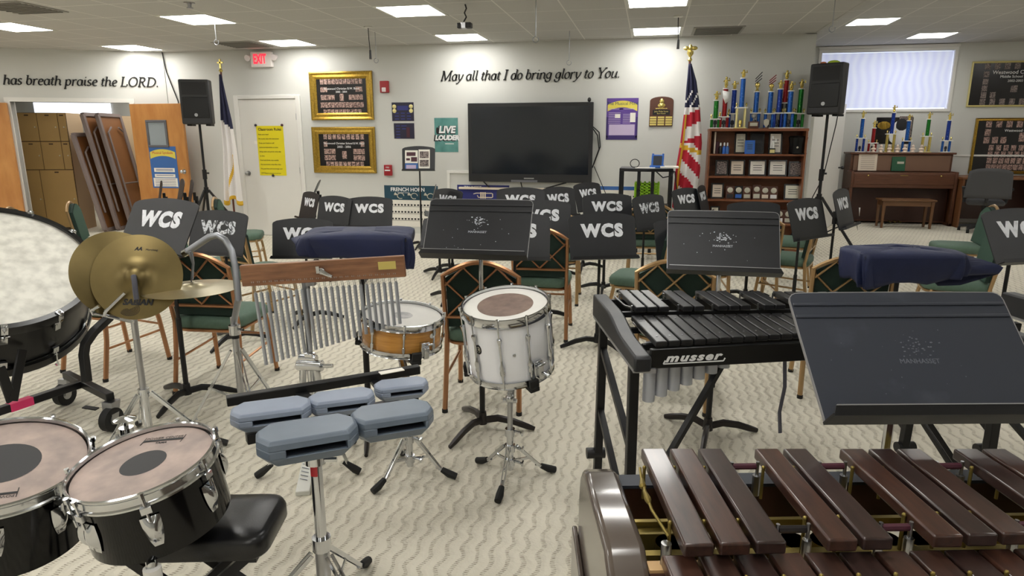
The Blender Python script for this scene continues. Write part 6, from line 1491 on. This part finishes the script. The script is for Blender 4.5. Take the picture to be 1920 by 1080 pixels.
# ================================================================ keyboard percussion
def local(t, o, rz): t.location = o; t.rotation_euler = (0, 0, rz)
ACC = [0, 1, 2, 4, 5, 7, 8, 9, 11, 12, 14, 15, 16, 18, 19, 21, 22, 23]
def xylophone(label, o, rz):
    """local x along the instrument from its wide end, y towards the back"""
    t = thing('xylophone', label, 'xylophone', o, rz)
    Lx, hw0, hw1, ZB, ZT = 1.34, .335, .23, .745, .825
    hw = lambda x: hw0+(hw1-hw0)*x/Lx
    def cap(h_):   # side profile in (y, z)
        return [(h_, ZB-.004), (h_, ZT+.012), (.06, ZT+.012), (0, ZT+.004), (-.10, ZT-.018), (-.16, ZT-.026), (-h_-.012, ZT-.030), (-h_-.02, ZT-.040), (-h_-.02, ZB-.004)]
    CM = lambda x: frame_mat((x, 0, 0), (0, 1, 0), (0, 0, 1), (1, 0, 0))
    b = MB(CM(-.058)); b.prism(cap(hw0), 0, .058); b.build('end_rail', 'black_desk', t, bev=.008, seg=3)
    b = MB(CM(Lx)); b.prism(cap(hw1), 0, .058); b.build('end_rail', 'black_desk', t, bev=.008, seg=3)
    b = MB()
    for x in (-.058,): b.prism([(x, hw0-.02), (x+.012, hw0-.02), (x+.012, -hw0), (x, -hw0)], ZB-.006, ZB+.006); b.bar((-.058, -hw0-.006, ZB+.0), (.015, -hw0-.014, ZB+.0), .012, .014)
    b.build('trim', 'desk_edge', t)
    b = MB(); b.hexa([(0, -hw0, ZB), (Lx, -hw1, ZB), (Lx, -hw1+.018, ZB), (0, -hw0+.018, ZB)], [(0, -hw0, ZT-.014), (Lx, -hw1, ZT-.014), (Lx, -hw1+.018, ZT-.014), (0, -hw0+.018, ZT-.014)]); b.build('front_rail', 'satin_black', t, bev=.003)
    b = MB(); b.hexa([(0, hw0-.018, ZB), (Lx, hw1-.018, ZB), (Lx, hw1, ZB), (0, hw0, ZB)], [(0, hw0-.018, ZT-.02), (Lx, hw1-.018, ZT-.02), (Lx, hw1, ZT-.02), (0, hw0, ZT-.02)]); b.build('back_rail', 'satin_black', t)
    rails = []
    for y0, y1, z in ((-.235, -.13, .80), (-.04, -.02, .80), (.055, .045, .835), (.25, .17, .835)):
        b = MB(); b.bar((.0, y0, z-.012), (Lx, y1, z-.012), .018, .02); b.build('bar_rail', 'black_metal', t)
    a = math.atan2(hw0-hw1, Lx)
    b = MB(); b.mesh(text_mesh('musser', .044, .0006, .0018, .3, 'LEFT', 1.2), T((.05, -hw(.05)-.0015, ZB+.034)) @ Mx.Rotation(a, 4, 'Z') @ RX @ Mx.Diagonal((1.25, .85, 1, 1)))
    ft = lambda x, z: (x, -hw(x)-.001, z)
    b.bar(ft(.044, ZB+.016), ft(.25, ZB+.016), .003, .0035); b.bar(ft(.044, ZB+.016), ft(.05, ZB+.028), .003, .0035); b.bar(ft(.25, ZB+.016), ft(.255, ZB+.026), .003, .0035)
    plab(b.build('lettering', 'ink_white', t), 'white maker lettering')
    p = .0447
    for k in range(27):
        x = .04+p*k; u = k/26; y0, y1 = -.315+.135*u, .005-.01*u
        b = MB(); b.bx(x-.019, x+.019, y0, y1, .812, .832); br = b.build('natural_bar', 'kelon', t, bev=.003)
        b = MB(); b.cyl((x, y0+.055, .830), (x, y0+.055, .8335), .0035, n=8); b.cyl((x, y1-.045, .830), (x, y1-.045, .8335), .0035, n=8); b.build('cord_pin', 'dull_chrome', br)
    for k in ACC:
        x = .058+p*k; u = k/24
        if x > Lx-.03: continue
        y0, y1 = .01-.005*u, .295-.12*u
        b = MB(); b.bx(x-.019, x+.019, y0, y1, .842, .862); br = b.build('accidental_bar', 'kelon', t, bev=.003)
    for k in list(ACC):
        x = .058-.024+p*k
        for y in (.25-.08*x/Lx, .05):
            b = MB(); b.cyl((x, y, .82), (x, y, .858), .004, n=6); b.build('cord_post', 'dull_chrome', t)
    b = MB(); b.tube([(.02, .27, .84), (.03, .14, .835), (.05, .05, .845)], .004, 6); b.tube([(.02, -.03, .815), (.03, -.14, .81), (.045, -.26, .815)], .004, 6); b.tube([(.028, -.1, .812), (.032, -.17, .81)], .008, 8); b.build('cord', 'dull_chrome', t)
    for k in range(13):
        x = .04+p*k; zb = ZB-.165+.0185*k
        b = MB(); b.cyl((x, -.2+.003*k, zb), (x, -.2+.003*k, .79), .0215, n=18); b.build('resonator', 'resonator_grey', t)
    # folding leg frames
    for x, h_ in ((-.02, hw0), (Lx+.02, hw1+.06)):
        s = 1 if x < .5 else -1
        for y in (h_-.02, -h_+.10):
            b = MB(); b.bar((x, y, .03), (x, y*.9, ZB-.03), .034, .034); lg = b.build('leg', 'black_metal', t, bev=.003)
            b = MB(); b.cyl((x-.014, y, .028), (x+.014, y, .028), .028, n=16); b.build('caster', 'rubber', lg)
        b = MB(); b.bar((x, h_-.03, .34), (x, -h_+.11, .10), .025, .022); b.bar((x, h_-.04, .62), (x, -h_+.10, .40), .025, .022); b.build('cross_brace', 'black_metal', t)
        b = MB(); b.cyl((x-.05*s, h_-.02, .12), (x+.03*s, h_-.02, .12), .024, n=14); b.build('lock_knob', 'black_plastic', t)
        b = MB(); b.bar((x, -h_+.10, .12), (x+.42*s, -.05, ZB-.01), .022, .018); b.build('diagonal_brace', 'black_metal', t)
    b = MB(); b.tube([(.52, -.2, ZB-.02), (.525, -.21, .62), (.52, -.2, .52), (.53, -.2, .44)], .007, 6, flat=.4); b.build('strap', 'strap_grey', t)
    return t
XR = math.radians(16); ex = V((math.cos(XR), math.sin(XR), 0)); ey = V((-ex.y, ex.x, 0))
XO = V((-.065, 2.375, 0))
xylophone('black xylophone with grey resonator tubes in front of the scratched desk', XO, XR)
xo2 = onz(1872, 550, .825) - ey*.355 + ex*.055
xylophone('black xylophone end showing past the dusty black desk, cut by the picture edge', V((xo2.x, xo2.y, 0)), XR)

# ---- marimba with rosewood bars
MR = math.radians(13.5)
t = thing('marimba', 'old marimba with dark rosewood bars and lacquered end in front of the dusty desk', 'marimba', (0, 1.10, 0), MR)
# lacquered end: side profile in (v, z), extruded along u
prof = [(.24, .05), (.24, .70), (.228, .755), (.20, .785), (.16, .798), (-.085, .795), (-.10, .785), (-.46, .60), (-.50, .55), (-.52, .05)]
EM = frame_mat((-.07, 0, 0), (0, 1, 0), (0, 0, 1), (1, 0, 0))
b = MB(EM); b.prism(prof, .0, .072); b.build('end_block', 'lacquer_brown', t, bev=.012, seg=3)
b = MB(EM); b.prism([(.25, .0), (.25, .62), (-.5, .42), (-.53, .36), (-.53, .0)], -.012, .0); b.build('end_panel', 'lacquer_brown', t, bev=.004)
MX = 1.75
b = MB(); b.bx(.0, MX, .14, .175, .70, .775); b.build('back_rail', 'piano_dark', t)
b = MB(); b.bx(.0, MX, .135, .18, .775, .782); b.build('rail_felt', 'slot_dark', t)
b = MB(); b.bx(.0, MX, -.13, -.095, .70, .77); b.build('middle_rail', 'piano_dark', t)
b = MB(); b.bx(.0, MX, -.125, -.10, .77, .776); b.build('rail_top', 'raw_wood', t)
b = MB(); b.bx(.0, MX, -.40, -.37, .66, .75); b.build('front_rail', 'piano_dark', t)
b = MB(); b.bx(.0, MX, -.07, -.055, .73, .765); b.bx(0, MX, .055, .065, .725, .75); b.build('resonator_rail', 'old_brass', t)
b = MB(); b.bx(.0, .14, .03, .05, .60, .74); b.bx(.0, .14, -.05, -.035, .62, .74); b.build('brass_plate', 'old_brass', t)
b = MB(); b.bx(MX, MX+.07, -.5, .22, .05, .79); b.build('end_block', 'lacquer_brown', t, bev=.012)
b = MB(); b.bx(.0, MX, -.2, .1, .12, .16); b.build('stretcher', 'piano_dark', t)
pm_ = .0585
woods = ['rosewood', 'rosewood_red', 'rosewood_dark']
for k in range(26):
    x = .055+pm_*k+.0; u = x/MX
    if k in ACC or k in (25, 26):
        y1, y0 = .165-.055*u, -.168+.05*u
        xx = .068+pm_*k; q = Mx.Translation((xx, 0, 0)) @ Mx.Rotation(math.radians(-1.0), 4, 'Z')
        b = MB(q); b.bx(-.0245, .0245, y0, y1, .828, .851); b.build('accidental_bar', woods[k % 3], t, bev=.004, seg=3)
        b = MB(T((xx, 0, 0))); b.cyl((-.0, y1-.05, .815), (-.0, y1-.05, .838), .003, n=6); 
        for y in (y1-.065, y0+.075):
            for s in (-1,): b.cyl((s*.0292, y, .775), (s*.0292, y, .842), .0032, n=8); b.ball((s*.0292, y, .842), .0042, 8)
        b.build('cord_post', 'old_brass', t)
for k in range(29):
    x = .042+pm_*k; u = x/MX
    b = MB(T((x, 0, 0))); b.bx(-.0265, .0265, -.50+.12*u, -.135, .79, .813); b.build('natural_bar', woods[(k*2+1) % 3], t, bev=.004, seg=3)
    b = MB(T((x, 0, 0)))
    for y in (-.20, -.43+.1*u): b.cyl((.0292, y, .755), (.0292, y, .815), .003, n=8); b.ball((.0292, y, .816), .004, 8)
    b.build('cord_post', 'old_brass', t)
for k in range(26):
    x = .068+pm_*k
    if k in (3, 6, 10, 13, 17, 20, 24): pass
    b = MB(T((x, .0, 0))); r = .026; b.lathe([(r, .742), (r, .45+.008*k), (r-.002, .45+.008*k), (r-.002, .742), (r, .742)], n=20); b.build('resonator', 'old_brass', t)
# connecting tubes across the gaps, cord with its spring
for k in (3, 6, 10, 13, 17, 20):
    for y in (.115-.04*k/26, -.105):
        b = MB(); x = .068+pm_*k; b.cyl((x-.025, y, .835), (x+.022, y, .835), .0065, n=8); b.build('spacer_tube', 'maroon_print' if y > 0 or k > 3 else 'base_bronze', t)
        b = MB()
        for s in (-1, 1): b.cyl((x+s*.026, y, .772), (x+s*.026, y, .815), .008, n=10); b.cyl((x+s*.026, y, .815), (x+s*.026, y, .845), .0035, n=8)
        b.build('post', 'dull_chrome', t)
b = MB(); b.tube([(.034, .115, .832), (.028, .075, .832), (.024, .02, .832), (.022, -.035, .832), (.034, -.105, .825)], .0028, 6); b.tube([(.028, .07, .832), (.024, .045, .832), (.0235, .04, .832)], [.004, .007, .003], 8); b.tube([(.0235, .03, .832), (.023, .0, .832), (.022, -.015, .832)], [.003, .0065, .003], 8); b.build('cord', 'old_brass', t)
b = MB(); b.cyl((.03, -.108, .775), (.03, -.108, .815), .009, n=12); b.build('post', 'dull_chrome', t)

# ================================================================ navy cloth covers on their stands
def cover(label, stand_label, c, rz, w_, d, z, drop, bumps, seed, leg_a):
    t = thing('cloth_cover', label, 'cover', (c.x, c.y, 0), rz)
    P = rrect(w_, d, .05, 5); m = len(P); r_ = random.Random(seed); nv = 9; vs = []; fs = []
    ph = [r_.uniform(0, 6) for _ in range(6)]
    rings = [(.3, .012), (.7, .008), (.93, .0), (1.0, -.008)]
    M2 = 4*m
    def per(i):  # resampled, finer outline
        a = i/4; k = int(a) % m; f = a-int(a); p, q = P[k], P[(k+1) % m]; return V((p[0]+(q[0]-p[0])*f, p[1]+(q[1]-p[1])*f, 0))
    for k_, dz in rings:
        for i in range(M2): p = per(i); vs.append((p.x*k_, p.y*k_, z+dz+.006*math.sin(p.x*14+ph[0])*math.sin(p.y*19+ph[1])*(k_ > .2)))
    for j in range(1, nv+1):
        v = j/nv
        for i in range(M2):
            p = per(i); a = math.atan2(p.y/d, p.x/w_); n_ = p.normalized()
            fold = .018*math.sin(i*.42+ph[2])+.014*math.sin(i*.95+ph[3])
            out = fold*v**.8 - .03*v*v; L = drop*(1+.22*math.sin(2*a+ph[4])+.15*math.sin(5*a+ph[5]))
            dz = -.008-L*v
            for ba, br, bo, bz_ in bumps:
                g = math.exp(-((math.atan2(math.sin(a-ba), math.cos(a-ba)))/br)**2); out += bo*g*min(1, v*1.6); dz += bz_*g*v
            vs.append((p.x+n_.x*out, p.y+n_.y*out, z+dz))
    R_ = len(rings)+nv
    for j in range(R_-1):
        for i in range(M2): fs.append((j*M2+i, j*M2+(i+1) % M2, (j+1)*M2+(i+1) % M2, (j+1)*M2+i))
    fs.append(tuple(range(M2)))
    b = MB(); b.add(vs, fs); b.build('cloth', 'navy_cloth', t, solid=.006, ang=70)
    s = thing('music_stand', stand_label, 'music stand', (c.x, c.y, 0), rz)
    b = MB(); b.bx(-w_*.47, w_*.47, -d*.45, d*.45, z-.022, z-.014); b.bx(-w_*.47, w_*.47, -d*.47, -d*.45, z-.03, z-.0145); b.build('desk', 'black_desk', s)
    b = MB(); b.box((0, 0, z-.05), (.08, .06, .05)); b.build('clamp', 'black_metal', s)
    b = MB(); b.cyl((0, 0, .3), (0, 0, z-.03), .0115, n=10); b.build('upper_pole', 'black_metal', s)
    b = MB(); b.cyl((0, 0, .05), (0, 0, .45), .0155, n=10); b.build('lower_pole', 'black_metal', s)
    b = MB(); b.cyl((0, 0, .035), (0, 0, .10), .026, .02, n=12); b.build('hub', 'base_bronze', s)
    for k in range(3):
        a = math.radians(leg_a+120*k)-rz; dd = V((math.cos(a), math.sin(a), 0)); b = MB()
        b.tube([dd*.015+V((0, 0, .055)), dd*.08+V((0, 0, .066)), dd*.16+V((0, 0, .05)), dd*.23+V((0, 0, .025)), dd*.27+V((0, 0, .012))], [.020, .020, .019, .017, .012], 8, flat=.75); b.build('leg', 'base_bronze', s)
    return t
cl = atd(674, 434, 3.12); cover('navy blue cloth cover draped over a music stand behind the chime bar', 'black music stand hidden under the navy cover behind the chime bar', V((cl.x, cl.y, 0)), YAW+math.radians(3), .50, .29, cl.z, .10, [(math.radians(-160), .35, .08, .04), (math.radians(-25), .4, .02, -.06)], 3, 290)
cr = atd(1690, 468, 3.4); cover('navy blue cloth cover draped over a music stand behind the dusty desk', 'black music stand hidden under the navy cover behind the dusty desk', V((cr.x, cr.y, 0)), YAW-math.radians(3), .52, .30, cr.z, .16, [(math.radians(-14), .25, .24, .06), (math.radians(-150), .4, .0, .05)], 8, 40)
